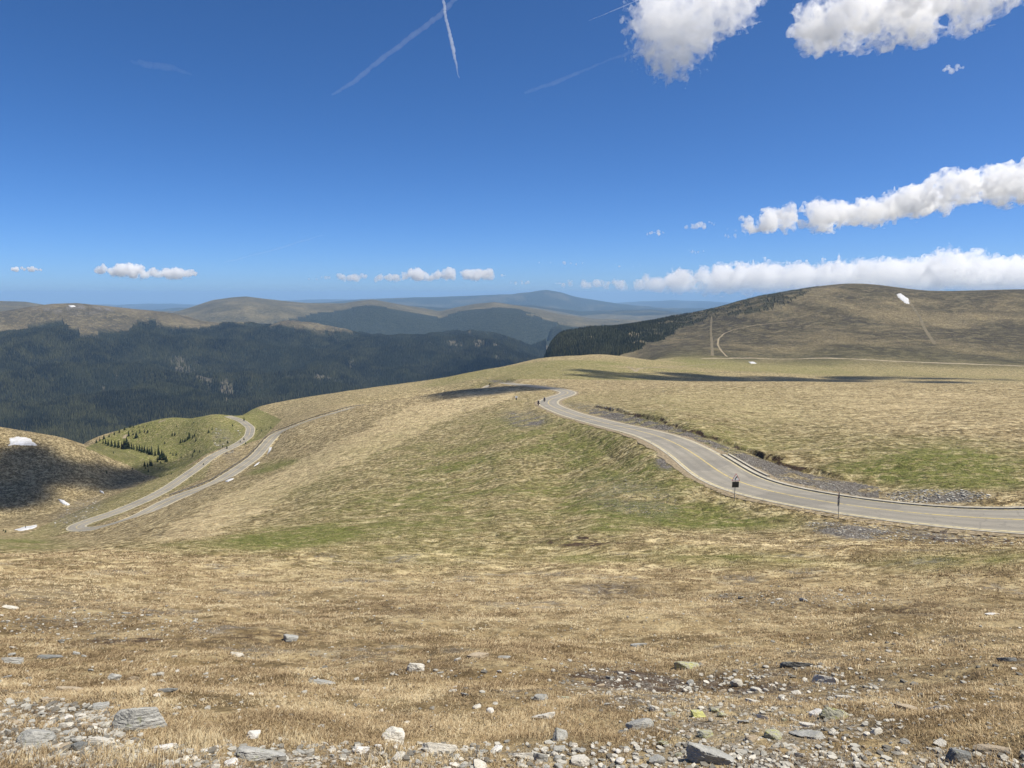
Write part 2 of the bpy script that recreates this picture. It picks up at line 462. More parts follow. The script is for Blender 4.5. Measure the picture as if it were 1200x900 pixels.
GAPS = [(218, 432, 24, 16, 1), (245, 442, 22, 12, 1), (268, 456, 10, 12, 1), (348, 447, 16, 7, .9), (378, 446, 14, 10, .8), (15, 408, 25, 18, .8),
        (396, 402, 9, 10, .9), (247, 415, 5, 12, .9), (520, 405, 22, 6, 1), (520, 413, 18, 7, 1), (500, 396, 20, 4, 1), (563, 402, 8, 9, 1), (588, 408, 14, 8, .9), (585, 418, 7, 8, .9), (412, 432, 4, 16, .7)]

def ring_radii():
    out = [0.02]
    def seg(a, b, step):
        n = int(math.ceil(math.log(b / a) / step))
        return list(a * np.exp(np.arange(n) * math.log(b / a) / n))
    for a, b, s in ((0.3, 3, .04), (3, 40, .0085), (40, 130, .0055), (130, 700, .0065), (700, 1300, .011), (1300, 7000, .011), (7000, 30000, .018)):
        out += seg(a, b, s)
    return np.array(out + [30000.0])
def angles():
    f = np.linspace(R(-38), R(38), 1080)
    side = R(38) + np.cumsum(np.linspace(R(0.12), R(3.6), 76)); side = side * (math.pi - R(38)) / (side[-1] - R(38)) - R(38) * ((math.pi - R(38)) / (side[-1] - R(38)) - 1)
    side = side[side < math.pi - 1e-4]
    return np.concatenate([-side[::-1], f, side])

RINGS, ANG = ring_radii(), angles()
RR, AA = np.meshgrid(RINGS, ANG, indexing='ij')
GX, GY = RR * np.sin(AA), RR * np.cos(AA)
GZ = height(GX, GY)
PXg, PYg, _D = project(GX, GY, GZ)
front = np.cos(AA) > 0.3
PXg = np.where(front, PXg, np.where(AA > 0, 2500, -1300)); PYg = np.where(front, PYg, 700)

def masks(x, y, z, px, py, r):
    n1 = fbm2(x / 14, y / 14, 401, 4); n2 = fbm2(x / 3.2, y / 3.2, 411, 4); n3 = fbm2(x / 120, y / 120, 421, 4)
    green = np.zeros(np.shape(x)); stone = np.zeros(np.shape(x)); soil = np.zeros(np.shape(x)); heath = np.zeros(np.shape(x))
    near = r < 560
    def add(arr, cond, v): return np.where(cond, np.maximum(arr, v), arr)
    # the green patches of the slope
    for cx, cy, rx, ry, rot, s in [(640, 560, 290, 78, -8, .60), (760, 600, 150, 16, 4, .95), (690, 545, 30, 10, 5, .9), (345, 628, 85, 13, -4, 1.0), (620, 505, 80, 25, 0, .55), (560, 610, 230, 30, 0, .5), (720, 605, 40, 28, -30, .55),
                                   (1100, 545, 130, 26, 4, .95), (860, 655, 110, 12, 3, .6), (1130, 655, 120, 12, -3, .45), (20, 638, 60, 8, 0, .7), (300, 640, 130, 8, 0, .5), (320, 546, 28, 6, -15, .9), (700, 655, 60, 6, 0, .5)]:
        add_v = blob(px, py, cx, cy, rx, ry, rot, 0.65) * s * (0.45 + 1.1 * sstep(0.3, 0.68, 0.55 * n1 + 0.45 * n2))
        green = add(green, near & (r < 330), add_v)
    hill = in_poly(px, py, [(100, 525), (150, 497), (200, 480), (262, 476), (300, 478), (330, 492), (290, 530), (200, 562), (170, 556), (150, 545)]) & (r > 400) & (r < 640)
    green = add(green, hill & (r > 405), 0.85 + 0.5 * (n1 - 0.5) + 0.2 * (n3 - 0.5))
    flank = in_poly(px, py, [(0, 640), (60, 612), (170, 565), (250, 535), (240, 560), (150, 600), (80, 628)]) & (r > 240) & (r < 420)
    green = add(green, flank, 0.45 + 0.6 * (n1 - 0.5))
    crest = (r > 440) & (r < 1000) & (px > 300) & (px < 1000)
    green = add(green, crest, 0.08 + 0.50 * sstep(0.45, 0.7, n3) + 0.3 * (n1 - 0.5) + 0.25 * blob(px, py, 760, 425, 90, 5, 0, .6))
    base = sstep(640, 720, r) * (1 - sstep(1020, 1200, r)) * sstep(690, 780, px) * (r < 1300)
    green = np.maximum(green, base * (0.32 + 0.5 * (n3 - 0.5)))
    # stony ground
    for cx, cy, rx, ry, rot, s in [(600, 895, 640, 20, 0, .6), (60, 860, 100, 36, 8, .8), (900, 850, 150, 80, -10, .42), (740, 805, 75, 28, 8, .5), (120, 735, 90, 14, 3, .35), (40, 700, 70, 12, 0, .3), (950, 700, 110, 8, 0, .3), (720, 692, 60, 10, 0, .3),
                                   (1050, 622, 95, 8, 5, .55), (995, 622, 45, 9, 6, 1.0), (1100, 582, 60, 8, 0, .8), (870, 552, 55, 18, 28, .95), (800, 522, 45, 9, 20, .6), (945, 572, 40, 10, 18, .7), (615, 491, 26, 10, 4, .8), (780, 538, 13, 12, 45, .9),
                                   (740, 585, 55, 22, 10, .35), (588, 447.5, 14, 2.2, 4, 1.0), (700, 480, 40, 6, 8, .5), (90, 600, 30, 12, -25, .45), (265, 520, 25, 10, 60, .4)]:
        stone = add(stone, near, blob(px, py, cx, cy, rx, ry, rot, 0.5) * s * (0.35 + 1.15 * sstep(0.36, 0.66, n2)))
    cut = in_poly(px, py, [(690, 478), (740, 487), (800, 503), (860, 527), (945, 555), (1030, 571), (1030, 584), (935, 580), (880, 564), (842, 537), (800, 518), (740, 505), (690, 488)])
    stone = add(stone, near & cut, 0.95 * (0.4 + 1.1 * sstep(0.34, 0.6, n2)))
    stone = add(stone, near & (r < 40), 0.6 * sstep(0.62, 0.75, fbm2(x / 1.9, y / 1.9, 431, 4)))
    for cx, cy, rx, ry, rot, s in [(740, 806, 80, 26, 8, .9), (690, 634, 60, 7, 0, .9), (1100, 628, 130, 8, 3, .7), (150, 740, 110, 20, 0, .65), (880, 800, 90, 22, 0, .6), (330, 745, 100, 10, 0, .5), (1000, 715, 150, 10, 0, .5), (480, 720, 100, 14, 0, .4), (720, 692, 80, 12, 0, .5), (40, 840, 70, 12, 0, .6),
                                   (310, 545, 260, 12, -20, .3), (860, 495, 130, 10, 8, .35), (450, 775, 150, 14, 0, .35), (200, 625, 60, 5, 0, .3), (1060, 800, 130, 20, -5, .3)]:
        soil = add(soil, near, blob(px, py, cx, cy, rx, ry, rot, 0.6) * s * (0.2 + 1.3 * sstep(0.42, 0.66, fbm2(x / 1.1, y / 1.1, 441, 4))))
    if len(SCARP):
        P_, sd_ = SCARP[0]
        sel = np.where((r > 55) & (r < 230) & (px > 640) & (px < 1040))
        if len(sel[0]):
            off_, ix_ = near_poly(P_, x[sel], y[sel]); off_ = off_ * sd_ + (fbm2(x[sel] / 4.0, y[sel] / 4.0, 5, 3) - 0.5) * 3.2
            v_ = sstep(-0.6, -0.15, off_) * (1 - sstep(0.15, 0.55, off_)) * sstep(0, 12, np.minimum(ix_, len(P_) - 1 - ix_)) * 1.0
            soil[sel] = np.maximum(soil[sel], v_ * (0.30 + 0.9 * sstep(0.35, 0.65, fbm2(x[sel] / 5, y[sel] / 5, 8, 3))))
    # reddish brown spur of the far side
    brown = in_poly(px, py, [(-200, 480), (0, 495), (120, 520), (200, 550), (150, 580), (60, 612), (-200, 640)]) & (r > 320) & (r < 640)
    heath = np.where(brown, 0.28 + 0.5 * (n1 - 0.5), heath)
    big = sstep(690, 770, px) * sstep(880, 1080, r + 160 * (n3 - .5)) * (r < 2300)
    heath = np.where(big > 0, big * np.clip(0.98 + 1.0 * (n3 - 0.5) + 0.8 * (fbm2(x / 30 + y / 90, y / 60, 451, 4) - 0.5), 0, 1), heath)
    far = r > 2300
    heath = np.where(far, 0.95 + 0.8 * (n3 - 0.5), heath)
    wood = np.zeros(np.shape(x))
    wood = np.where(r > 900, forest_density(x, y, px, py, r), wood)
    wood = np.where((r < 1900) & (px > 560), wood * 0.75, wood)
    scree = np.zeros(np.shape(x))
    face = (r > 900) & (r < 4150) & (px < 640)
    scree = np.where(face & (wood < 0.5) & (py > lin(TREE_A, px) + 4), 0.55, scree)
    scree = np.where(face & (r < 3600), np.maximum(scree, blob(px, py, 95, 362, 60, 5, 0, .5) * sstep(.5, .62, fbm2(x / 25, y / 25, 461, 3))), scree)
    # forest that reads as one mass on the ranges beyond
    nb = fbm2(x / 420, y / 420, 471, 5)
    top = lin(CREST_B, px) + lin({-150: 60, 270: 40, 330: 26, 372: 14, 420: 11, 500: 10, 540: 8, 800: 7}, px)
    w2 = (r > 4150) & (r < 9000) & (py + (nb - 0.5) * 18 > top) & ~((px > 655) & (px < 700) & (py < 371))
    w2 = w2 | ((r > 3600) & (r <= 4150) & (px > 330))
    wood = np.where(w2, 1.0, wood)
    green = np.where((r > 4150) & ~w2, 0.35 + 0.6 * (n3 - .5), green)
    wood = np.where(r > 9000, 0.45 + 0.55 * sstep(0.36, 0.5, nb), wood)
    stone = np.maximum(stone, scree)
    pale = np.zeros(np.shape(x))
    sp_ = [(180, 632), (215, 606), (300, 566), (400, 514), (480, 480), (560, 457), (610, 452), (600, 466), (520, 494), (430, 535), (330, 585), (250, 625)]
    pale = np.where(in_poly(px, py + (n1 - .5) * 16, sp_) & (r > 45) & (r < 450), 0.85, pale)
    for cx, cy, rx, ry, s in [(600, 690, 420, 26, .8), (950, 480, 300, 22, .55), (250, 690, 260, 20, .45), (800, 730, 300, 14, .45), (1050, 760, 140, 20, .4)]:
        pale = np.maximum(pale, np.where(near, blob(px, py, cx, cy, rx, ry, 0, .7) * s * (0.4 + 1.1 * sstep(.35, .65, n1)), 0))
    return [np.clip(q, 0, 1) for q in (green, stone, soil, heath, wood, pale)]
MASK = masks(GX, GY, GZ, PXg, PYg, RR)
# no turf colour games under the road itself
_nr, _na = RR.shape
_i = np.arange(_nr - 1)[:, None] * _na; _j = np.arange(_na)[None, :]; _j2 = (_j + 1) % _na
FACES = np.stack([_i + _j, _i + _j2, _i + _na + _j2, _i + _na + _j], -1).reshape(-1, 4)[:, ::-1]

def ground_material():
    nt = NT('alpine_turf')
    P = pos(nt)
    g, st, so, he, wo = (nt.attr(k) for k in ('green', 'stone', 'soil', 'heath', 'wood'))
    r = nt.n('VectorMath', {0: P}, operation='LENGTH').outputs['Value']
    nfar = nt.noise(P, 0.02, 6, 0.6)
    n8 = nt.noise(P, 0.12, 6, 0.62)
    n1 = nt.noise(P, 0.9, 6, 0.65)
    n02 = nt.noise(P, 5.0, 5, 0.68)
    n005 = nt.noise(P, 26.0, 4, 0.7)
    mp = nt.n('Mapping', {'Vector': P, 'Rotation': (0, 0, R(24)), 'Scale': (0.55, 2.4, 1.0)}).outputs[0]
    streak = nt.noise(mp, 0.55, 6, 0.7, 0.6)
    pale = nt.attr('pale')
    fine = nt.ramp(r, 45, 16)                              # dark thatch close by, its colour also carrying the shade between the blades
    nA = nt.noise(P, 0.42, 5, 0.62); nB = nt.noise(P, 1.35, 5, 0.66)
    straw = nt.mix(nt.ramp(n1, 0.32, 0.70), (0.321, 0.236, 0.113), (0.473, 0.372, 0.199))
    straw = nt.mix(nt.math('MULTIPLY', nt.ramp(n8, 0.36, 0.68), 0.5), straw, (0.518, 0.424, 0.240))
    straw = nt.mix(nt.math('MULTIPLY', pale, 0.8), straw, nt.mix(nt.ramp(streak, 0.35, 0.65), (0.753, 0.598, 0.357), (0.633, 0.484, 0.278)))
    straw = nt.mix(nt.math('MULTIPLY', nt.ramp(streak, 0.50, 0.70), 0.55), straw, (0.203, 0.155, 0.073))
    straw = nt.mix(nt.math('MULTIPLY', nt.ramp(nA, 0.50, 0.59), nt.math('SUBTRACT', 0.78, nt.math('MULTIPLY', pale, 0.45))), straw, (0.140, 0.108, 0.051))
    nC = nt.noise(P, 0.19, 5, 0.66)
    straw = nt.mix(nt.math('MULTIPLY', nt.ramp(nC, 0.52, 0.62), 0.6), straw, (0.182, 0.140, 0.069))
    straw = nt.mix(nt.math('MULTIPLY', nt.ramp(nA, 0.47, 0.39), 0.75), straw, (0.712, 0.590, 0.345))
    straw = nt.mix(nt.math('MULTIPLY', nt.ramp(nB, 0.50, 0.58), nt.math('SUBTRACT', 0.82, nt.math('MULTIPLY', pale, 0.45))), straw, (0.091, 0.069, 0.032))
    straw = nt.mix(nt.math('MULTIPLY', nt.ramp(nB, 0.47, 0.37), 0.7), straw, (0.734, 0.619, 0.368))
    straw = nt.mix(nt.math('MULTIPLY', nt.ramp(n02, 0.50, 0.72), 0.55), straw, (0.140, 0.104, 0.051))
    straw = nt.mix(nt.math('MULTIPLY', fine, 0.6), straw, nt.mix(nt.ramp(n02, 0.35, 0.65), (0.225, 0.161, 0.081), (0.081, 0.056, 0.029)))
    grn = nt.mix(nt.ramp(n1, 0.3, 0.72), (0.110, 0.130, 0.030), (0.235, 0.228, 0.072))
    grn = nt.mix(nt.math('MULTIPLY', nt.ramp(nB, 0.52, 0.64), 0.6), grn, (0.060, 0.066, 0.018))
    gf = nt.math('MULTIPLY', g, nt.math('ADD', 0.35, nt.math('MULTIPLY', nt.ramp(nt.noise(P, 0.75, 5, 0.7), 0.34, 0.62), 0.85)), True)
    c = nt.mix(gf, straw, grn)
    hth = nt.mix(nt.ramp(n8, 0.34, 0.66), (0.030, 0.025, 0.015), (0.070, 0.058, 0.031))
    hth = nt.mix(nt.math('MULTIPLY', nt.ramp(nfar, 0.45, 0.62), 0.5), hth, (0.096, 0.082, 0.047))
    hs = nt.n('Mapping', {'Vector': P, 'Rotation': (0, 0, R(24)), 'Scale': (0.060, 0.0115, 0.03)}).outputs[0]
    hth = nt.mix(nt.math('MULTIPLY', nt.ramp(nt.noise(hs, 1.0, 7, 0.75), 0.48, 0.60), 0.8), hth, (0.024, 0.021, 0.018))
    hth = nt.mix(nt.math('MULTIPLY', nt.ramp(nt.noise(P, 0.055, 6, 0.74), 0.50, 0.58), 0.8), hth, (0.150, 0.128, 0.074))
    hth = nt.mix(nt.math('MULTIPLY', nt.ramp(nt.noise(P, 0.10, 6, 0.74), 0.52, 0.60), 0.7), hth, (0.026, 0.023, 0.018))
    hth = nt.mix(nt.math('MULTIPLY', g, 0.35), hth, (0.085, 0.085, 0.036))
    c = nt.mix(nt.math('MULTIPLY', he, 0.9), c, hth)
    sf = nt.math('MULTIPLY', so, nt.math('ADD', nt.ramp(n02, 0.40, 0.60), nt.ramp(so, 0.7, 1.0)), True)
    c = nt.mix(sf, c, nt.mix(n005, (0.030, 0.020, 0.013), (0.115, 0.078, 0.050)))
    vor = nt.n('TexVoronoi', {'Vector': P, 'Scale': 9.0, 'Randomness': 1.0})
    stc = nt.mix(nt.ramp(nt.n('SeparateColor', {0: vor.outputs['Color']}).outputs[0], 0.1, 0.9), (0.120, 0.110, 0.098), (0.430, 0.410, 0.370))
    stc = nt.mix(nt.ramp(n005, 0.42, 0.62), (0.085, 0.068, 0.050), stc)
    c = nt.mix(nt.math('MULTIPLY', st, nt.ramp(nt.noise(P, 3.0, 5, 0.6), 0.38, 0.55), True), c, stc)
    c = nt.mix(nt.ramp(st, 0.8, 1.0), c, stc)
    flr = nt.mix(nt.ramp(nt.noise(P, 0.05, 6, 0.7), 0.35, 0.7), (0.024, 0.030, 0.018), (0.060, 0.066, 0.038))
    c = nt.mix(wo, c, flr)
    # relief finer than the mesh
    hsum = nt.math('ADD', nt.math('MULTIPLY', n02, 0.10), nt.math('MULTIPLY', n1, 0.25))
    hsum = nt.math('ADD', hsum, nt.math('MULTIPLY', n005, 0.02))
    hsum = nt.math('ADD', hsum, nt.math('MULTIPLY', n8, nt.math('MULTIPLY', nt.ramp(r, 150, 700), 2.2)))
    hsum = nt.math('ADD', hsum, nt.math('MULTIPLY', nfar, nt.math('MULTIPLY', nt.ramp(r, 700, 2200), 10.0)))
    hsum = nt.math('ADD', hsum, nt.math('MULTIPLY', nt.math('MULTIPLY', wo, nt.noise(P, 0.09, 4, 0.75)), 26.0))
    hsum = nt.math('ADD', hsum, nt.math('MULTIPLY', nt.noise(P, 0.055, 5, 0.7), nt.math('MULTIPLY', nt.ramp(r, 700, 1200), 7.0)))
    hsum = nt.math('ADD', hsum, nt.math('MULTIPLY', nB, nt.math('MULTIPLY', nt.ramp(r, 20, 70), 0.9)))
    hsum = nt.math('ADD', hsum, nt.math('MULTIPLY', nA, nt.math('MULTIPLY', nt.ramp(r, 40, 140), 2.0)))
    nrm = nt.bump(hsum, 0.95, 1.0)
    return nt.done(nt.bsdf(c, 0.95, 0.12, nrm))
M_GROUND = ground_material()
_V = np.stack([GX, GY, GZ], -1).reshape(-1, 3)
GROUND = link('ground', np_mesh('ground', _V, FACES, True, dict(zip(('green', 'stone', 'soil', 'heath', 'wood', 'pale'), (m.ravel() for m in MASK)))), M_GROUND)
tag(GROUND, 'dry straw coloured alpine slope running out to forested mountains', 'ground', kind='structure')

# ------------------------------------------------------------------ the road
def ribbon(P, o1, o2, dz, name, mat, crown=0.0, nx=2, kind='structure', thick=0.0, drape=None, parent=None):
    T = np.gradient(P[:, :2], axis=0); T /= np.linalg.norm(T, axis=1)[:, None]
    N = np.stack([-T[:, 1], T[:, 0]], 1)
    offs = np.linspace(0, 1, nx)
    o1 = np.broadcast_to(o1, len(P)); o2 = np.broadcast_to(o2, len(P))
    V = []
    for f in offs:
        o = (o1 + (o2 - o1) * f) * (P[:, 3] if P.shape[1] > 3 else 1.0)
        xy = P[:, :2] + N * o[:, None]
        z = (height(xy[:, 0], xy[:, 1]) + dz) if drape else (P[:, 2] + dz + crown * (1 - (o / HALF) ** 2))
        V.append(np.column_stack([xy, z]))
    V = np.stack(V, 1)
    n, m = len(P), nx
    F = []
    i = np.arange(n - 1)[:, None] * m; j = np.arange(m - 1)[None, :]
    F.append(np.stack([i + j, i + m + j, i + m + j + 1, i + j + 1], -1).reshape(-1, 4)[:, ::-1])
    V = V.reshape(-1, 3)
    if thick:
        k = len(V); B = V.copy(); B[:, 2] -= thick; V = np.concatenate([V, B])
        a = np.arange(n - 1) * m
        F.append(np.stack([a, a + m, a + m + k, a + k], 1)); F.append(np.stack([a + m - 1, a + m - 1 + k, a + 2 * m - 1 + k, a + 2 * m - 1], 1))
        F.append(np.array([[0, k, k + m - 1, m - 1], [(n - 1) * m, n * m - 1, n * m - 1 + k, (n - 1) * m + k]]))
    ac = np.tile(np.linspace(-1, 1, m), n); ac = np.concatenate([ac, ac]) if thick else ac
    o = link(name, np_mesh(name, V, F, not thick, {'across': ac}), mat, parent)
    if kind: tag(o, kind=kind)
    return o

def asphalt():
    nt = NT('asphalt'); P = pos(nt)
    a = nt.noise(P, 0.25, 5, 0.6); b = nt.noise(P, 14.0, 4, 0.7); c8 = nt.noise(P, 1.6, 5, 0.65)
    c = nt.mix(nt.ramp(a, 0.3, 0.7), (0.215, 0.196, 0.158), (0.275, 0.252, 0.205))
    c = nt.mix(nt.math('MULTIPLY', nt.ramp(b, 0.3, 0.75), 0.35), c, (0.31, 0.285, 0.235))
    c = nt.mix(nt.math('MULTIPLY', nt.ramp(c8, 0.55, 0.75), 0.4), c, (0.172, 0.158, 0.130))
    ac = nt.math('ABSOLUTE', nt.attr('across'))
    w1 = nt.math('MULTIPLY', nt.ramp(ac, 0.14, 0.24), nt.ramp(ac, 0.42, 0.30)); w2 = nt.math('MULTIPLY', nt.ramp(ac, 0.58, 0.66), nt.ramp(ac, 0.84, 0.74))
    wear = nt.math('MULTIPLY', nt.math('ADD', w1, w2), nt.math('ADD', 0.12, nt.math('MULTIPLY', a, 0.5)), True)
    c = nt.mix(wear, c, (0.165, 0.155, 0.130))
    vr = nt.n('TexVoronoi', {'Vector': P, 'Scale': 0.16}); pt = nt.n('SeparateColor', {0: vr.outputs['Color']}).outputs[0]
    c = nt.mix(nt.math('MULTIPLY', nt.ramp(pt, 0.72, 0.76), 0.35), c, (0.135, 0.128, 0.110))
    crk = nt.n('TexVoronoi', {'Vector': nt.n('VectorMath', {0: P, 1: nt.n('TexNoise', {'Vector': P, 'Scale': 1.2, 'Detail': 3}).outputs['Color']}, operation='ADD').outputs[0], 'Scale': 0.35}, feature='DISTANCE_TO_EDGE').outputs['Distance']
    c = nt.mix(nt.math('MULTIPLY', nt.ramp(crk, 0.022, 0.006), 0.25), c, (0.07, 0.066, 0.058))
    dust = nt.math('MULTIPLY', nt.ramp(ac, 0.86, 1.0), nt.ramp(c8, 0.42, 0.62))
    c = nt.mix(nt.math('MULTIPLY', dust, 0.7), c, (0.33, 0.28, 0.20))
    return nt.done(nt.bsdf(c, 0.85, 0.3, nt.bump(b, 0.4, 0.02)))
def paint(name, col, cover=0.5):
    nt = NT(name); P = pos(nt)
    n = nt.noise(P, 2.2, 6, 0.7)
    c = nt.mix(nt.ramp(n, cover - 0.12, cover + 0.12), (0.19, 0.185, 0.17), col)
    return nt.done(nt.bsdf(c, 0.8, 0.3))
M_ASPH = asphalt()
M_EDGE = paint('faded_edge_paint', (0.52, 0.45, 0.26), 0.42)
M_MID = paint('faded_centre_paint', (0.52, 0.41, 0.15), 0.43)
M_CONC = simple('pale_concrete', (0.38, 0.35, 0.28), 0.9, 0.2, 0.22, 1.3, bump=0.02)
M_DARKC = simple('dark_channel_concrete', (0.19, 0.165, 0.12), 0.95, 0.1, 0.3, 1.5)  # gutter bed, a darker concrete than the kerb
road = ribbon(PATH, -HALF, HALF, 0.0, 'road', M_ASPH, 0.05, 25)
tag(road, 'winding two-lane grey asphalt road with pale edge lines', 'road')
ribbon(PATH, HALF - 0.27, HALF - 0.03, 0.012, 'road_marking', M_EDGE, 0.05, 2)
ribbon(PATH, -HALF + 0.05, -HALF + 0.27, 0.012, 'road_marking', M_EDGE, 0.05, 2)
n_mid = int(len(PATH))
ribbon(PATH, -0.11, 0.11, 0.010, 'road_marking', M_MID, 0.05, 2)
# the uphill side: travel runs towards smaller px, so the uphill (far) side is on the right hand
def span(px0, px1, lo=0):
    px, py, d = project(PATH[:, 0], PATH[:, 1], PATH[:, 2])
    k = np.arange(len(PATH))
    s = k[(k >= lo)]
    a = s[np.argmin(np.abs(px[s] - px0))]
    b = s[(s > a)][np.argmin(np.abs(px[s[s > a]] - px1))]
    return a, b
KA = 0
pxs = project(PATH[:, 0], PATH[:, 1], PATH[:, 2])[0]
K_bend = int(np.argmin(np.where(np.arange(len(PATH)) < 400, pxs, 1e9)[:260])) if len(PATH) > 260 else 200
a0 = int(np.argmin(np.abs(pxs[:120] - 835)))
up = PATH[0:a0 + 12]
kerb = ribbon(up, -HALF - 0.80, -HALF - 0.30, 0.07, 'kerb', M_CONC, 0, 2, thick=0.4)
gut = ribbon(up, -HALF - 0.30, -HALF - 0.0, -0.045, 'gutter', M_DARKC, 0, 2)
kerb2 = ribbon(PATH, HALF, HALF + 0.28, 0.004, 'kerb', M_CONC, 0, 2, thick=0.3)
kerb3 = ribbon(PATH[a0 + 11:], -HALF - 0.28, -HALF, 0.004, 'kerb', M_CONC, 0, 2, thick=0.3)
# a raised outer wall of the drain where the cut begins
wl = PATH[max(0, a0 - 7):a0 + 12]
ribbon(wl, -HALF - 1.45, -HALF - 1.15, 0.12, 'drain_wall', M_CONC, 0, 2, thick=1.0)

M_VERGE = simple('gritty_verge', (0.235, 0.19, 0.125), 0.95, 0.1, 0.5, 4.0, bump=0.03)
def verge(s, P, w0):
    k = np.arange(len(P)); e_ = 0.35 + 1.5 * fbm2(k / 5.0, k * 0 + s * 3.3, 93, 4)
    ribbon(P, s * (HALF + w0), s * (HALF + w0 + e_), -0.035, 'verge', M_VERGE, 0, 3)
verge(1, PATH[:_kl], 0.28); verge(-1, PATH[a0 + 12:_kl], 0.28); verge(-1, up, 0.85)
# dirt tracks
def track(pix, width, name, mat, rmin=300, rmax=2400, dz=0.12, smooth=6):
    W = [hit(px, py, rmin, rmax) for px, py in pix]
    Q = resample(W, 2.0 if rmax < 800 else 4.0, smooth)
    wv = width * 0.62 * (0.6 + 0.8 * fbm2(Q[:, 0] / 14, Q[:, 1] / 14, 88, 3)) / 2
    return ribbon(np.column_stack([Q[:, :2], np.zeros(len(Q))]), -wv, wv, dz, name, mat, 0, 4, drape=True)
M_DIRT = simple('dusty_track', (0.15, 0.125, 0.078), 0.95, 0.1, 0.25, 0.2)
M_SHELF = simple('bare_shelf_track', (0.37, 0.31, 0.21), 0.95, 0.1, 0.3, 0.3)
M_DIRT2 = simple('pale_track', (0.26, 0.215, 0.14), 0.95, 0.1, 0.2, 0.2)
for pix, w, m, lo, hi in [
    ([(822, 420), (880, 419.5), (950, 420), (1040, 423), (1120, 426), (1200, 429), (1290, 432)], 10.0, M_SHELF, 700, 1300),
    ([(745, 436), (748, 432), (760, 431), (790, 430), (815, 428), (840, 426)], 3.6, M_DIRT2, 420, 1000),
    ([(745, 436), (741, 432), (735, 430)], 3.6, M_DIRT2, 420, 900),
    ([(852, 418), (846, 412), (841, 404), (842, 397), (848, 391), (860, 386), (880, 382), (905, 379), (930, 377)], 4.2, M_DIRT2, 850, 1650),
    ([(835, 417), (834, 400), (833, 385), (834, 371)], 6.0, M_DIRT, 850, 1700),
    ([(935, 357), (955, 347), (975, 339), (990, 334)], 5.0, M_DIRT, 1300, 1690),
    ([(1065, 352), (1078, 372), (1088, 392), (1096, 404)], 7.0, M_DIRT, 1000, 1690),
    ([(143, 517), (146, 511), (152, 506)], 3.5, M_DIRT2, 480, 600),
    ([(180, 499), (190, 493), (203, 490)], 3.0, M_DIRT2, 480, 600),
    ([(660, 440), (720, 438), (800, 437), (900, 436)], 3.0, M_DIRT, 420, 900),
]:
    track(pix, w, 'path', m, lo, hi)

# ------------------------------------------------------------------ what can be seen from the path (to leave out what hides behind ridges)
_T = np.where(RR > 0.5, -GZ / np.maximum(RR, 0.5), 9)
_CM = np.minimum.accumulate(_T, axis=0)
def seen(x, y, z, tall, slack=0.0015):
    r = np.hypot(x, y); a = np.arctan2(x, y)
    i = np.clip(np.searchsorted(RINGS, r) - 2, 0, len(RINGS) - 1)
    j = np.clip(np.searchsorted(ANG, a), 0, len(ANG) - 1)
    return -(z + tall) / r <= _CM[i, j] + slack

# ------------------------------------------------------------------ the far forest
def conifers(x, y, z, h, rad, seed, sides=5):
    n = len(x); g = np.random.default_rng(seed)
    V, Fc = [], []
    tiers = ((0.02, 0.62, 1.0), (0.34, 1.0, 0.62))
    per = len(tiers) * (sides + 1)
    V = np.zeros((n, per, 3)); base = 0; Fl = []
    for lo, hi, k in tiers:
        a = g.uniform(0, 6.283, n)[:, None] + np.arange(sides)[None] * (2 * math.pi / sides)
        rr = rad[:, None] * k * g.uniform(0.65, 1.2, (n, sides))
        V[:, base:base + sides, 0] = x[:, None] + np.cos(a) * rr
        V[:, base:base + sides, 1] = y[:, None] + np.sin(a) * rr
        V[:, base:base + sides, 2] = z[:, None] + h[:, None] * (lo + g.uniform(0, 0.10, (n, sides)))
        V[:, base + sides, 0] = x; V[:, base + sides, 1] = y; V[:, base + sides, 2] = z + h * hi
        j = np.arange(sides)
        f = np.stack([base + j, base + (j + 1) % sides, np.full(sides, base + sides)], 1)
        Fl.append((np.arange(n)[:, None, None] * per + f[None]).reshape(-1, 3)); base += sides + 1
    return V.reshape(-1, 3), np.concatenate(Fl), per

def needle_material(name, a, b):
    nt = NT(name)
    t = nt.attr('tint'); P = pos(nt)
    c = nt.mix(t, a, b)
    c = nt.mix(nt.math('MULTIPLY', nt.ramp(nt.noise(P, 0.004, 4, 0.6), 0.4, 0.65), 0.35), c, (0.050, 0.058, 0.030))
    return nt.done(nt.bsdf(c, 0.85, 0.15))
M_FOREST = needle_material('far_needles', (0.003, 0.004, 0.002), (0.088, 0.086, 0.034))

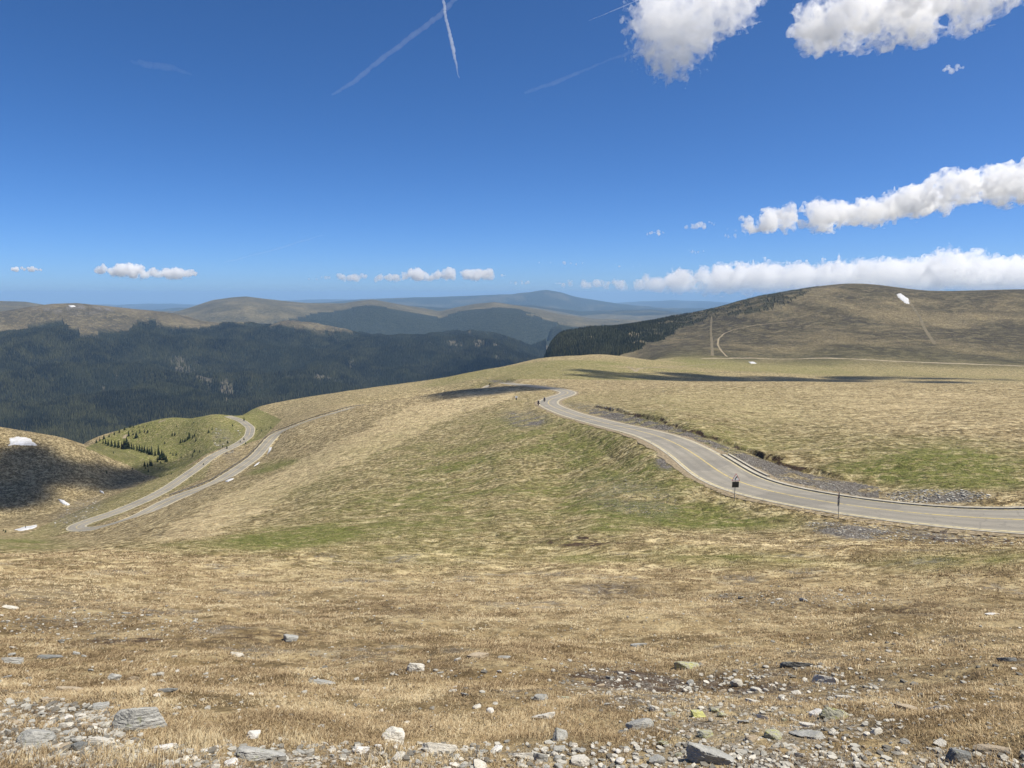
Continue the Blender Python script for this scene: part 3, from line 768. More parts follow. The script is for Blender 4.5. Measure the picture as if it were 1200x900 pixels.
def grow_forest():
    g = np.random.default_rng(21)
    xs, ys = [], []
    N = 680000
    r = np.sqrt(g.uniform(1200 ** 2, 4150 ** 2, N)); a = g.uniform(R(-42), R(4.5), N)
    xs.append(r * np.sin(a)); ys.append(r * np.cos(a))
    r = np.sqrt(g.uniform(1080 ** 2, 1900 ** 2, 130000)); a = g.uniform(R(-3), R(25), 130000)
    xs.append(r * np.sin(a)); ys.append(r * np.cos(a))
    x, y = np.concatenate(xs), np.concatenate(ys)
    z = raw_h(x, y)
    ok = seen(x, y, z, 16)
    x, y, z = x[ok], y[ok], z[ok]
    px, py, _ = project(x, y, z)
    d = forest_density(x, y, px, py, np.hypot(x, y))
    ok = (g.uniform(0, 1, len(x)) < d) & (px > -60) & (px < 1260)
    x, y, z, px, py = x[ok], y[ok], z[ok], px[ok], py[ok]
    r = np.hypot(x, y)
    h = g.uniform(7.5, 15, len(x)) * (0.75 + 0.5 * fbm2(x / 120, y / 120, 501, 3))
    rid = r < 1900
    h = np.where(rid, h * lin({600: .95, 700: .8, 770: .42, 800: .22, 850: .16}, px), h)
    h = np.where(~rid, h * (0.45 + 0.55 * sstep(0, 16, py - lin(TREE_A, px))), h)
    # the crest's topmost trees are stunted
    V, Fc, per = conifers(x, y, z - 0.4, h, h * g.uniform(0.13, 0.2, len(x)), 22)
    tint = np.repeat(np.clip(g.normal(0.34, 0.26, len(x)) + 1.3 * (fbm2(x / 55, y / 55, 511, 4) - 0.5) + 0.25 * (r < 1900), 0, 1), per)
    o = link('forest', np_mesh('forest', V, Fc, False, {'tint': tint}), M_FOREST)
    tag(o, 'dark spruce forest covering the far valley sides', 'forest', kind='stuff')
    print('forest trees', len(x))
grow_forest()

# ------------------------------------------------------------------ spruces one can tell apart
def needles_near(name, a, b):
    nt = NT(name); P = nt.n('TexCoord').outputs['Object']
    n = nt.noise(P, 3.0, 4, 0.7)
    rnd = nt.n('ObjectInfo').outputs['Random']
    c = nt.mix(nt.ramp(n, 0.3, 0.7), a, b)
    c = nt.mix(nt.math('MULTIPLY', rnd, 0.5), c, (0.050, 0.062, 0.026))
    return nt.done(nt.bsdf(c, 0.85, 0.15))
M_NEEDLE = needles_near('spruce_needles', (0.012, 0.022, 0.010), (0.040, 0.056, 0.024))
M_BARK = simple('spruce_bark', (0.075, 0.052, 0.036), 0.9, 0.1, 0.3, 8)

def spruce_meshes(seed, slim):
    g = np.random.default_rng(seed)
    V, Fc = [], []
    def tri(a, b, c):
        k = len(V); V.extend([a, b, c]); Fc.append((k, k + 1, k + 2))
    zz = 0.07
    while zz < 0.97:                                       # whorls of drooping sprays, unit tree height
        t = (zz - 0.07) / 0.9
        rad = slim * (1 - t) ** 0.85 * g.uniform(0.75, 1.15) + 0.012
        n = int(6 + 7 * (1 - t))
        for a in np.arange(n) * 6.283 / n + g.uniform(0, 6):
            a += g.uniform(-0.25, 0.25); L = rad * g.uniform(0.6, 1.2); wd = L * g.uniform(0.30, 0.5) + 0.008
            d = np.array([math.cos(a), math.sin(a), 0]); s = np.array([-d[1], d[0], 0])
            tip = d * L + np.array([0, 0, zz - L * g.uniform(0.15, 0.5)])
            mid = d * L * 0.55 + np.array([0, 0, zz - L * 0.08])
            root = np.array([0, 0, zz + 0.035])
            tri(root, mid - s * wd, tip); tri(root, tip, mid + s * wd)
            tri(mid - s * wd, mid + s * wd - np.array([0, 0, L * 0.3]), tip)
        zz += 0.028 + 0.03 * (1 - t)
    for k in range(3):
        a = k * 2.1
        tri(np.array([0, 0, 1.0]), np.array([math.cos(a) * 0.02, math.sin(a) * 0.02, 0.9]), np.array([math.cos(a + 2.1) * 0.02, math.sin(a + 2.1) * 0.02, 0.9]))
    crown = np_mesh('spruce_crown', np.array(V), np.array(Fc), False); crown.materials.append(M_NEEDLE)
    m = 8; ang = np.arange(m) * 2 * math.pi / m
    TV = []
    for z, rr in ((-0.04, 0.028), (0.05, 0.021), (0.4, 0.014), (0.9, 0.004)):
        for a in ang: TV.append((math.cos(a) * rr, math.sin(a) * rr, z))
    TF_ = [(i * m + j, i * m + (j + 1) % m, (i + 1) * m + (j + 1) % m, (i + 1) * m + j) for i in range(3) for j in range(m)]
    trunk = np_mesh('spruce_trunk', np.array(TV), np.array(TF_), True); trunk.materials.append(M_BARK)
    return crown, trunk
SPR = [spruce_meshes(100 + k, s) for k, s in enumerate((0.17, 0.21, 0.25, 0.19))]
SPR_N = [0]
def spruce(px, py, hpx, label, group=None, rmin=330, rmax=640):
    p = hit(px, py, rmin, rmax)
    d = p[1] * CA - p[2] * SA
    h = hpx * d / F * 1.12
    k = SPR_N[0]; SPR_N[0] += 1
    c, t = SPR[k % 4]
    o = bpy.data.objects.new('spruce_tree', None); COL.objects.link(o)
    o.location = (p[0], p[1], p[2] - 0.08); o.rotation_euler = (0, 0, k * 2.4)
    wdt = h * (1.0 if hpx > 4 else 1.35) * (0.8 + 0.5 * ((k * 0.618) % 1.0))
    o.scale = (wdt, wdt, h)
    tag(o, label, 'tree', group)
    link('crown', c, None, o); link('trunk', t, None, o)
    return o
def spruces(pts, label, group, **kw):
    for px, py, h in pts: spruce(px, py, h, label, group, **kw)
spruces([(186, 533, 12), (190, 536.5, 10), (195, 541, 8), (187.5, 539, 10), (184.6, 541.5, 7), (182, 534, 8), (192.5, 539, 9)], 'tall dark spruce in the dense clump where the brown spur meets the green slope', 'dense clump of tall spruces')
spruces([(178, 533, 10), (173, 531.5, 8), (169.6, 530.5, 8), (166.7, 530, 8), (163.8, 529, 8), (160.8, 528, 8), (157, 527, 7), (175.5, 532.5, 7), (154.5, 526.5, 8)], 'dark spruce in the row half hidden behind the brown spur', 'row of spruces behind the brown spur')
spruces([(127, 522, 7), (131, 523, 8), (135, 524, 8), (139, 525, 9), (143, 526, 9), (146, 526, 11), (149, 526, 13), (151.5, 526, 9), (124, 520.5, 6), (121, 519.5, 5)], 'dark spruce in the thick stand at the far end of the green slope', 'thick stand of spruces at the slope end')
spruces([(222, 514, 8), (211.7, 519.5, 6), (214.3, 518, 4), (217, 517.5, 4), (220, 515.5, 4), (225.7, 514, 4), (228, 511.5, 4), (229.6, 517, 5)], 'small spruce in the short line across the middle of the green slope', 'line of spruces across the green slope')
spruces([(202, 510.5, 4), (205, 510.5, 4)], 'one of two small spruces side by side high on the green slope', 'pair of spruces')
spruces([(207, 500.5, 3), (189, 512.6, 2), (226.6, 496, 2), (230, 505.5, 3), (232, 510, 2), (193.3, 520, 3.5), (244.6, 507, 3.5), (248.6, 503.7, 3), (238, 500, 2)], 'tiny lone spruce scattered over the upper green slope', 'lone spruces on the green slope')
spruces([(228, 530, 4), (234, 530, 3), (226, 535.5, 4.5)], 'one of three small spruces just above the hidden bend of the lower road', 'three spruces above the lower road')
spruces([(202.7, 533.7, 3), (206.5, 533.5, 4), (199.6, 531.5, 2), (212.5, 536.7, 2.5)], 'low spruce in the grass beside the dense tall clump', 'low spruces beside the dense clump')
spruces([(176, 545, 8), (177.5, 546, 7), (169.6, 546.5, 6), (173, 547, 5), (170.5, 549.5, 3)], 'small spruce in the loose cluster on the brown spur nose', 'cluster of spruces on the brown spur')
spruces([(174, 553, 5)], 'stout dark spruce standing below the cluster on the brown spur nose', None)
spruces([(155, 550, 2.5), (125, 555, 4), (133, 531.5, 3)], 'solitary dwarf spruce on the open brown spur', 'dwarf spruces on the brown spur')
spruces([(187.5, 550, 2.5), (188.3, 543, 3), (196, 556.7, 2), (201, 556, 2.5), (177, 559, 2)], 'dwarf spruce along the stony creek beneath the green slope', 'dwarf spruces along the creek')
spruces([(160, 513, 7)], 'tallest single spruce near the short pale track', None)
spruces([(164, 507.5, 5), (169.6, 506.7, 4), (173, 507, 4), (156, 509.6, 3), (151, 511, 6), (155, 506, 3)], 'spruce in the loose group beside the short pale track', 'spruces beside the short pale track')
spruces([(156.7, 501, 3), (152.5, 501, 3), (163, 501, 3), (172, 499.6, 2), (168, 501, 2), (146, 504, 4), (140, 507, 4), (134, 509.5, 4), (128, 512, 4), (122, 514.5, 5), (117, 517, 5), (113, 519, 5)], 'small spruce along the skyline edge of the green slope', 'spruces along the slope edge')
spruces([(286, 493, 4), (272.5, 499.5, 3)], 'small spruce close to the far switchback of the road', 'spruces at the far switchback')
spruces([(301, 504, 2.5), (306.5, 505.5, 2.5), (312, 504, 2.5), (317.5, 502, 2.5)], 'tiny spruce on the bank between the far switchback and the upper road', 'spruces between the roads')
spruces([(258, 518, 3), (267, 519.6, 4), (266, 526, 4), (261, 524, 3), (281.6, 518.7, 3), (286, 516, 4), (288, 520.5, 3)], 'small spruce among pale rocks beside the far road', 'spruces among the pale rocks')
spruces([(238.5, 545, 2.5)], 'lone dwarf spruce in the strip between the two road legs', None, rmin=300)
spruces([(30, 619.5, 4.5)], 'small dark spruce standing at the flat snow patch below the brown spur', None, rmin=230, rmax=420)
spruces([(6.5, 624, 3.5), (4, 622.5, 3)], 'dark bush-like spruce beside the last snow patch on the flat', 'bush-like spruces on the flat', rmin=230, rmax=420)

# ------------------------------------------------------------------ snow
def snow_material():
    nt = NT('old_snow'); P = pos(nt)
    c = nt.mix(nt.ramp(nt.noise(P, 0.5, 5, 0.6), 0.35, 0.7), (0.46, 0.455, 0.44), (0.62, 0.625, 0.635))
    c = nt.mix(nt.math('MULTIPLY', nt.ramp(nt.noise(P, 0.9, 6, 0.75), 0.55, 0.72), 0.55), c, (0.33, 0.30, 0.25))
    return nt.done(nt.bsdf(c, 0.6, 0.3, nt.bump(nt.noise(P, 1.2, 4, 0.6), 0.4, 0.3)))
M_SNOW = snow_material()
def snow(poly, label, rmin, rmax, thick=0.35, shrink=1.0):
    poly = np.array(poly, float); poly = poly.mean(0) + (poly - poly.mean(0)) * shrink + (np.array([3.0, 2.2]) if shrink < 1 else 0)
    W = np.array([hit(px, py, rmin, rmax)[:2] for px, py in poly])
    n = 12 * len(W); idx = np.arange(n) / 12.0; i0 = idx.astype(int); f = (idx - i0)[:, None]
    O = W[i0 % len(W)] * (1 - f) + W[(i0 + 1) % len(W)] * f
    c = W.mean(0); O = c + (O - c) * (1 + 0.55 * (fbm2(O[:, 0] * 0.6, O[:, 1] * 0.6, 77, 4, 0.6) - 0.5))[:, None]
    V = [np.array([[c[0], c[1], float(height(c[:1], c[1:])[0]) + thick]])]
    fr = [0.3, 0.55, 0.78, 0.92, 1.0]
    for q in fr:
        xy = c + (O - c) * q
        V.append(np.column_stack([xy, height(xy[:, 0], xy[:, 1]) + thick * (1 - q ** 6) - (0.12 if q == 1.0 else 0)]))
    V = np.concatenate(V); j = np.arange(n)
    F3 = np.stack([np.zeros(n, int), 1 + j, 1 + (j + 1) % n], 1)
    F4 = np.concatenate([np.stack([1 + k * n + j, 1 + (k + 1) * n + j, 1 + (k + 1) * n + (j + 1) % n, 1 + k * n + (j + 1) % n], 1) for k in range(len(fr) - 1)])
    o = link('snow_patch', np_mesh('snow_patch', V, [F3, F4], True), M_SNOW)
    tag(o, label, 'snow patch', 'leftover snow patches')
snow([(11, 514), (20, 512), (30, 513), (37, 514), (36, 516.5), (44, 522), (30, 522.5), (20, 521), (11, 522)], 'broad white snow patch high on the brown spur above the dark cloud shadow', 380, 600, 0.6)
snow([(1050, 344.5), (1056, 344), (1064, 350), (1066, 356), (1060, 355), (1053, 349)], 'bright narrow snow patch near the top of the big bare hill', 1200, 1690, 1.0)
snow([(17, 621), (28, 617.5), (42, 615.5), (44, 617), (38, 620), (22, 622.5)], 'long flat snow strip beside a small dark spruce below the spur', 230, 420)
snow([(68.5, 585.5), (74, 586), (82, 591.5), (80, 592.8), (72, 590)], 'slanting white snow tongue in the shaded creek gully', 300, 460, 0.6)
snow([(116.5, 575.3), (121, 576.5), (122, 578.5), (118, 577.5)], 'smallest snow scrap in the shaded part of the creek gully', 300, 470, 0.5)
snow([(313.5, 518.5), (317, 520.5), (313, 529), (308.5, 533.5), (311, 525)], 'curved snow strip on the uphill verge of the upper road bend', 290, 385, 0.25, 0.62)
snow([(304, 537.5), (301, 541.5), (291, 547), (297, 541)], 'thin snow strip beneath the bend on the uphill road verge', 270, 370, 0.25, 0.62)
snow([(257, 563), (266, 558.5), (274, 557), (272, 559.5), (262, 564)], 'small snow strip on the verge lower down the upper road leg', 230, 330, 0.25, 0.62)
snow([(877, 424.2), (883, 424), (887, 426), (880, 426.3)], 'tiny snow scrap at the foot of the big bare hill', 850, 1100, 0.6)
snow([(80, 358.4), (86, 357.8), (89, 359.3), (83, 360)], 'faint distant snow scrap just under the forested mountain top', 3000, 3500, 2.0)

# ------------------------------------------------------------------ signs
def bm_obj(name, bm, mat, parent=None, smooth=False):
    bmesh.ops.recalc_face_normals(bm, faces=bm.faces)
    me = bpy.data.meshes.new(name); bm.to_mesh(me); bm.free()
    if smooth: me.polygons.foreach_set('use_smooth', [True] * len(me.polygons))
    return link(name, me, mat, parent)
def prism(pts, y0, y1):                                    # outline in x,z; depth along y
    bm = bmesh.new()
    a = [bm.verts.new((x, y0, z)) for x, z in pts]; b = [bm.verts.new((x, y1, z)) for x, z in pts]
    bm.faces.new(a); bm.faces.new(b[::-1]); n = len(pts)
    for i in range(n): bm.faces.new((a[i], a[(i + 1) % n], b[(i + 1) % n], b[i]))
    return bm
def cyl(bm, p, q, r, n=10, r2=None):
    p, q = Vector(p), Vector(q); d = q - p
    m = Matrix.Translation((p + q) / 2) @ d.to_track_quat('Z', 'Y').to_matrix().to_4x4()
    bmesh.ops.create_cone(bm, cap_ends=True, segments=n, radius1=r, radius2=r if r2 is None else r2, depth=d.length, matrix=m)
def box(bm, c, s, bev=0.0, rot=None):
    m = Matrix.Translation(c) @ (rot.to_4x4() if rot else Matrix()) @ Matrix.Diagonal((*s, 1))
    v = bmesh.ops.create_cube(bm, size=1, matrix=m)['verts']
    if bev:
        e = {x for k in v for x in k.link_edges}
        bmesh.ops.bevel(bm, geom=list(e), offset=bev, segments=2, affect='EDGES')
M_STEEL = simple('galvanised_steel', (0.22, 0.23, 0.24), 0.55, 0.5, 0.2, 5, 0.6)
M_BACK = simple('dark_sign_back', (0.035, 0.037, 0.042), 0.6, 0.3, 0.25, 4)
M_WHITE = simple('white_sheeting', (0.80, 0.79, 0.78), 0.5, 0.4, 0.05, 4)
M_RED = simple('faded_red_sheeting', (0.55, 0.20, 0.19), 0.5, 0.4, 0.15, 4)
M_BLACK = simple('black_sheeting', (0.016, 0.016, 0.018), 0.5, 0.4, 0.2, 4)
def rounded_tri(s, zc, rad=0.04):
    out = []; h = s * math.sqrt(3) / 2
    C = [(-s / 2 + rad * 1.6, zc - h / 3 + rad), (s / 2 - rad * 1.6, zc - h / 3 + rad), (0, zc + 2 * h / 3 - rad * 2)]
    for (cx, cz), a0 in zip(C, (150, 270, 30)):
        for k in range(5):
            a = R(a0 + k * 30); out.append((cx + rad * math.cos(a), cz + rad * math.sin(a)))
    return out
def bend_sign(px, py, rotz, label, scale=1.0, lean=0.0):
    p = hit(px, py, 30, 120)
    o = bpy.data.objects.new('warning_sign', None); COL.objects.link(o)
    o.location = p; o.rotation_euler = (0, R(lean), rotz); o.scale = (scale,) * 3
    tag(o, label, 'road sign')
    bm = bmesh.new(); cyl(bm, (0, 0.03, -0.4), (0, 0.03, 2.72), 0.032, 12); bm_obj('post', bm, M_STEEL, o, False)
    zt = 2.32
    tri = bm_obj('warning_triangle', prism(rounded_tri(0.92, zt), -0.012, 0.0), M_RED, o)
    bm_obj('white_field', prism(rounded_tri(0.74, zt), -0.0165, -0.0125), M_WHITE, tri)
    # black bend symbol: a stroke that rises, swings over and ends in an arrow head
    S = [(-0.10, -0.16), (-0.02, -0.16), (-0.02, -0.02), (0.075, 0.075), (0.12, 0.03), (0.14, 0.20), (-0.02, 0.17), (0.025, 0.125), (-0.10, 0.01)]
    bm_obj('bend_symbol', prism([(x * 1.05, zt + z * 1.05) for x, z in S], -0.0205, -0.017), M_BLACK, tri)
    bk = bm_obj('triangle_back', prism(rounded_tri(0.91, zt), 0.001, 0.006), M_BACK, tri)
    pl = bm_obj('plate', prism([(-0.36, 1.40), (0.36, 1.40), (0.36, 1.98), (-0.36, 1.98)], -0.012, 0.0), M_BLACK, o)
    for zb in (1.55, 1.85):
        bm = bmesh.new(); box(bm, (0, 0.012, zb), (0.5, 0.02, 0.04)); bm_obj('bracket', bm, M_STEEL, pl)
    bm_obj('plate_back', prism([(-0.355, 1.405), (0.355, 1.405), (0.355, 1.975), (-0.355, 1.975)], 0.0005, 0.0018), M_BACK, pl)
    return o
bend_sign(860.5, 587.2, R(10), 'bend warning triangle with white face over a black plate on the road verge', 0.92, 2)
bend_sign(981.8, 608.5, R(232), 'dark warning sign turned edge-on above a narrow plate on the road verge', 0.77, 1)
def marker():
    p = hit(605, 468.5, 180, 330)
    o = bpy.data.objects.new('roadside_marker', None); COL.objects.link(o); o.location = p; o.rotation_euler = (0, 0, R(8))
    tag(o, 'small white-topped marker on a dark base in the grass outside the bend', 'road marker')
    bm = bmesh.new(); box(bm, (0, 0, 0.35), (0.55, 0.32, 0.9), 0.03); bm_obj('base', bm, M_BACK, o)
    pts = [(-0.5, 0.8), (0.5, 0.8), (0.5, 1.35)] + [(0.5 * math.cos(R(a)), 1.35 + 0.25 * math.sin(R(a))) for a in range(15, 180, 15)] + [(-0.5, 1.35)]
    bm_obj('panel', prism(pts, -0.09, 0.09), M_WHITE, o)
marker()

# ------------------------------------------------------------------ motorcycles and riders
M_TYRE = simple('tyre_rubber', (0.012, 0.012, 0.013), 0.8, 0.2, 0.2, 10)
M_BIKE = simple('dark_bike_paint', (0.020, 0.022, 0.028), 0.3, 0.5, 0.2, 6)
M_SUIT = simple('dark_riding_suit', (0.018, 0.018, 0.022), 0.8, 0.2, 0.3, 8)
M_HELM = simple('pale_helmet', (0.55, 0.55, 0.54), 0.25, 0.5, 0.05, 8)
M_SKIN = simple('skin', (0.42, 0.26, 0.19), 0.6, 0.3, 0.1, 12)
M_VISOR = simple('dark_visor', (0.01, 0.01, 0.012), 0.15, 0.6, 0.1, 8)
def torus(bm, c, R1, r1, n=28, m=10):
    vs_ = [[bm.verts.new((c[0] + r1 * math.sin(b * 6.2832 / m) * 0.9, c[1] + (R1 + r1 * math.cos(b * 6.2832 / m)) * math.cos(a * 6.2832 / n), c[2] + (R1 + r1 * math.cos(b * 6.2832 / m)) * math.sin(a * 6.2832 / n))) for b in range(m)] for a in range(n)]
    for a in range(n):
        for b in range(m): bm.faces.new((vs_[a][b], vs_[(a + 1) % n][b], vs_[(a + 1) % n][(b + 1) % m], vs_[a][(b + 1) % m]))
def skin_body(name, pts, edges, mat, parent=None, sub=2):
    me = bpy.data.meshes.new(name); me.from_pydata([p[:3] for p in pts], edges, []); 
    o = bpy.data.objects.new(name, me); COL.objects.link(o)
    md = o.modifiers.new('skin', 'SKIN'); 
    for i, p in enumerate(pts):
        me.skin_vertices[0].data[i].radius = (p[3], p[3]); me.skin_vertices[0].data[i].use_root = (i == 0)
    sb = o.modifiers.new('sub', 'SUBSURF'); sb.levels = sub; sb.render_levels = sub
    dg = bpy.context.evaluated_depsgraph_get(); dg.update()
    m2 = bpy.data.meshes.new_from_object(o.evaluated_get(dg)); m2.name = name
    o.modifiers.clear(); o.data = m2; bpy.data.meshes.remove(me)
    m2.materials.clear(); m2.materials.append(mat)
    m2.polygons.foreach_set('use_smooth', [True] * len(m2.polygons)); o.parent = parent
    return o
def make_bike():
    o = bpy.data.objects.new('motorcycle', None); COL.objects.link(o)
    for y in (-0.72, 0.72):
        bm = bmesh.new(); torus(bm, (0, y, 0.32), 0.25, 0.075); wh = bm_obj('wheel', bm, M_TYRE, o, True)
        bm = bmesh.new(); cyl(bm, (-0.06, y, 0.32), (0.06, y, 0.32), 0.07)
        for k in range(5):
            a = k * 1.2566; cyl(bm, (0, y, 0.32), (0, y + 0.22 * math.cos(a), 0.32 + 0.22 * math.sin(a)), 0.018, 6)
        bm_obj('rim', bm, M_STEEL, wh)
    bm = bmesh.new(); box(bm, (0, 0.0, 0.50), (0.36, 0.62, 0.36), 0.06); box(bm, (0, -0.45, 0.36), (0.08, 0.5, 0.08), 0.02); bm_obj('engine', bm, M_STEEL, o)
    bm = bmesh.new(); box(bm, (0, 0.18, 0.86), (0.34, 0.52, 0.26), 0.10); box(bm, (0, 0.55, 0.92), (0.40, 0.34, 0.42), 0.12); bm_obj('body', bm, M_BIKE, o)
    bm = bmesh.new(); box(bm, (0, -0.40, 0.84), (0.30, 0.62, 0.12), 0.05); bm_obj('seat', bm, M_SUIT, o)
    for s in (-1, 1):
        bm = bmesh.new(); box(bm, (s * 0.34, -0.62, 0.74), (0.22, 0.46, 0.36), 0.05); bm_obj('pannier', bm, M_BIKE, o)
        bm = bmesh.new(); cyl(bm, (s * 0.13, 0.72, 0.32), (s * 0.11, 0.50, 1.0), 0.03); bm_obj('fork', bm, M_STEEL, o)
        bm = bmesh.new(); cyl(bm, (s * 0.05, 0.48, 1.04), (s * 0.40, 0.36, 1.08), 0.018); box(bm, (s * 0.42, 0.42, 1.22), (0.14, 0.03, 0.09), 0.015); bm_obj('handlebar', bm, M_STEEL, o)
    bm = bmesh.new(); box(bm, (0, 0.66, 1.22), (0.36, 0.03, 0.34), 0.01, Matrix.Rotation(R(25), 3, 'X')); bm_obj('windscreen', bm, M_VISOR, o)
    bm = bmesh.new(); box(bm, (0, -0.88, 0.80), (0.20, 0.06, 0.08), 0.015); bm_obj('tail_lamp', bm, M_RED, o)
    return o
def make_rider():
    o = bpy.data.objects.new('person', None); COL.objects.link(o)
    P = [(0, -0.32, 0.97, .15), (0, -0.26, 1.18, .145), (0, -0.17, 1.38, .165), (0, -0.13, 1.50, .075), (0, -0.09, 1.60, .085), (0, -0.07, 1.70, .085)]
    E = [(0, 1), (1, 2), (2, 3), (3, 4), (4, 5)]
    def limb(root, pts):
        k = root
        for p in pts: P.append(p); E.append((k, len(P) - 1)); k = len(P) - 1
    for s in (-1, 1):
        limb(2, [(s * 0.19, -0.15, 1.44, .075), (s * 0.30, 0.05, 1.22, .055), (s * 0.34, 0.27, 1.12, .042), (s * 0.36, 0.36, 1.10, .045)])
        limb(0, [(s * 0.12, -0.25, 0.95, .105), (s * 0.25, 0.16, 0.86, .075), (s * 0.24, -0.02, 0.46, .055), (s * 0.24, 0.12, 0.40, .045)])
    body = skin_body('body', P, E, M_SUIT, o)
    bm = bmesh.new(); bmesh.ops.create_uvsphere(bm, u_segments=20, v_segments=14, radius=0.15, matrix=Matrix.Translation((0, -0.07, 1.70)) @ Matrix.Diagonal((0.9, 1.08, 1.0, 1))); h = bm_obj('helmet', bm, M_HELM, o, True)
    bm = bmesh.new(); bmesh.ops.create_uvsphere(bm, u_segments=16, v_segments=8, radius=0.13, matrix=Matrix.Translation((0, -0.02, 1.70)) @ Matrix.Diagonal((0.92, 1.05, 0.5, 1))); bm_obj('visor', bm, M_VISOR, h, True)
    return o
def dup(root):
    r = root.copy(); COL.objects.link(r)
    for ch in list(root.children):
        c = ch.copy(); COL.objects.link(c); c.parent = r
        for g2 in ch.children:
            d = g2.copy(); COL.objects.link(d); d.parent = c
    return r
def on_road(px, py, side):
    p = hit(px, py, 200, 330)
    off, idx = near_poly(PATH, p[:1], p[1:2]); k = int(idx[0])
    T = PATH[min(k + 3, len(PATH) - 1)] - PATH[max(k - 3, 0)]
    q = Vector((p[0], p[1], PATH[k, 2]))
    return (q.x, q.y, q.z + 0.045), math.atan2(T[1], T[0]) - math.pi / 2
bike, rider = make_bike(), make_rider()
for k, (px, py, sd_, lb, lr) in enumerate([(631, 475.2, 1.7, 'motorcycle nearer to us heading away along the bend of the road', 'rider in dark suit on the nearer of two motorcycles'),
                                           (638, 471.2, 1.2, 'motorcycle farther off leading the way out of the road bend', 'rider in dark suit on the farther, leading motorcycle')]):
    b_, r_ = (bike, rider) if k == 0 else (dup(bike), dup(rider))
    loc, rz = on_road(px, py, sd_)
    for q in (b_, r_): q.location = loc; q.rotation_euler = (0, 0, rz)
    tag(b_, lb, 'motorcycle', 'motorcycles on the bend'); tag(r_, lr, 'person', 'riders on the bend')

# ------------------------------------------------------------------ guard rail along the upper leg's downhill side
def guard_rail(k0, k1, side, label):
    P = PATH[k0:k1]
    o = bpy.data.objects.new('guard_rail', None); COL.objects.link(o); o.location = P[0, :3]
    tag(o, label, 'guard rail')
    Q = P[:, :3] - P[0, :3]
    T = np.gradient(Q[:, :2], axis=0); T /= np.linalg.norm(T, axis=1)[:, None]
    N = np.stack([-T[:, 1], T[:, 0]], 1)
    prof = [(0.00, 0.45), (0.05, 0.52), (0.0, 0.58), (0.05, 0.65), (0.0, 0.75), (-0.03, 0.75), (-0.03, 0.45)]
    V = np.stack([np.column_stack([Q[:, :2] + N * (side * P[:, 3:4] + np.sign(side) * -a), Q[:, 2] + h]) for a, h in prof], 1)
    n, m = len(P), len(prof); i = np.arange(n - 1)[:, None] * m; j = np.arange(m)[None]
    Fq = np.stack([i + j, i + m + j, i + m + (j + 1) % m, i + (j + 1) % m], -1).reshape(-1, 4)
    link('rail', np_mesh('rail', V.reshape(-1, 3), Fq), M_RAIL, o)
    bm = bmesh.new(); box(bm, (0, 0, 0.25), (0.10, 0.06, 1.0)); 
    me = bpy.data.meshes.new('post'); bm.to_mesh(me); bm.free(); me.materials.append(M_RAIL)
    for k in range(0, n, max(4, int(math.ceil(n / 90)))):
        p = link('post', me, None, o); p.location = (Q[k, 0] + N[k, 0] * (side * P[k, 3] + np.sign(side) * 0.06), Q[k, 1] + N[k, 1] * (side * P[k, 3] + np.sign(side) * 0.06), Q[k, 2]); p.rotation_euler = (0, 0, math.atan2(T[k, 1], T[k, 0]))
M_RAIL = simple('weathered_rail', (0.10, 0.10, 0.10), 0.6, 0.4, 0.25, 2, 0.5)
_px, _py, _d = project(PATH[:, 0], PATH[:, 1], PATH[:, 2])
_s = np.arange(len(PATH)); _left = _s[(_s > 350) & (_px < 440)]
_k0 = int(_left[0]); _kh = int(np.argmin(_px[:_k0 + 330])); _k1 = _k0 + int(np.argmin(np.abs(_px[_k0:_kh] - 205)))
_pp = PATH[_k0:_k1]
guard_rail(_k0 + 6, _k1, -(HALF + 0.55) if True else 0, 'long low dark guard rail on the downhill side of the upper road leg')

# ------------------------------------------------------------------ rocks
def rock_material(name, a, b, vein, lichen=0.0, lcol=(0.30, 0.31, 0.10)):
    nt = NT(name)
    tc = nt.n('TexCoord').outputs['Object']
    rnd = nt.n('ObjectInfo').outputs['Random']
    P = nt.n('VectorMath', {0: tc, 1: nt.n('CombineXYZ', {0: nt.math('MULTIPLY', rnd, 37.0), 1: nt.math('MULTIPLY', rnd, 91.0), 2: 0.0}).outputs[0]}, operation='ADD').outputs[0]
    big = nt.noise(P, 1.4, 5, 0.6); fine = nt.noise(P, 9.0, 5, 0.7)
    band = nt.n('Mapping', {'Vector': P, 'Rotation': (R(8), R(12), R(20)), 'Scale': (0.9, 1.4, 4.5)}).outputs[0]
    lay = nt.noise(band, 1.1, 5, 0.65, 0.4)
    c = nt.mix(nt.ramp(big, 0.3, 0.7), a, b)
    c = nt.mix(nt.math('MULTIPLY', nt.ramp(lay, 0.48, 0.66), 0.5), c, vein)
    c = nt.mix(nt.math('MULTIPLY', nt.ramp(nt.noise(P, 3.4, 6, 0.75), 0.50, 0.62), 0.45), c, tuple(q * 0.62 for q in b))
    c = nt.mix(nt.math('MULTIPLY', nt.ramp(fine, 0.52, 0.74), 0.6), c, tuple(q * 0.5 for q in a))
    if lichen: c = nt.mix(nt.math('MULTIPLY', nt.ramp(nt.noise(P, 2.6, 5, 0.7), 0.62 - lichen * 0.2, 0.72 - lichen * 0.2), 0.8), c, lcol)
    c = nt.mix(nt.math('MULTIPLY', rnd, 0.25), c, tuple(q * 0.7 for q in a))
    h = nt.math('ADD', nt.math('MULTIPLY', lay, 0.6), nt.math('MULTIPLY', fine, 0.5))
    return nt.done(nt.bsdf(c, 0.88, 0.25, nt.bump(h, 0.55, 0.06)))
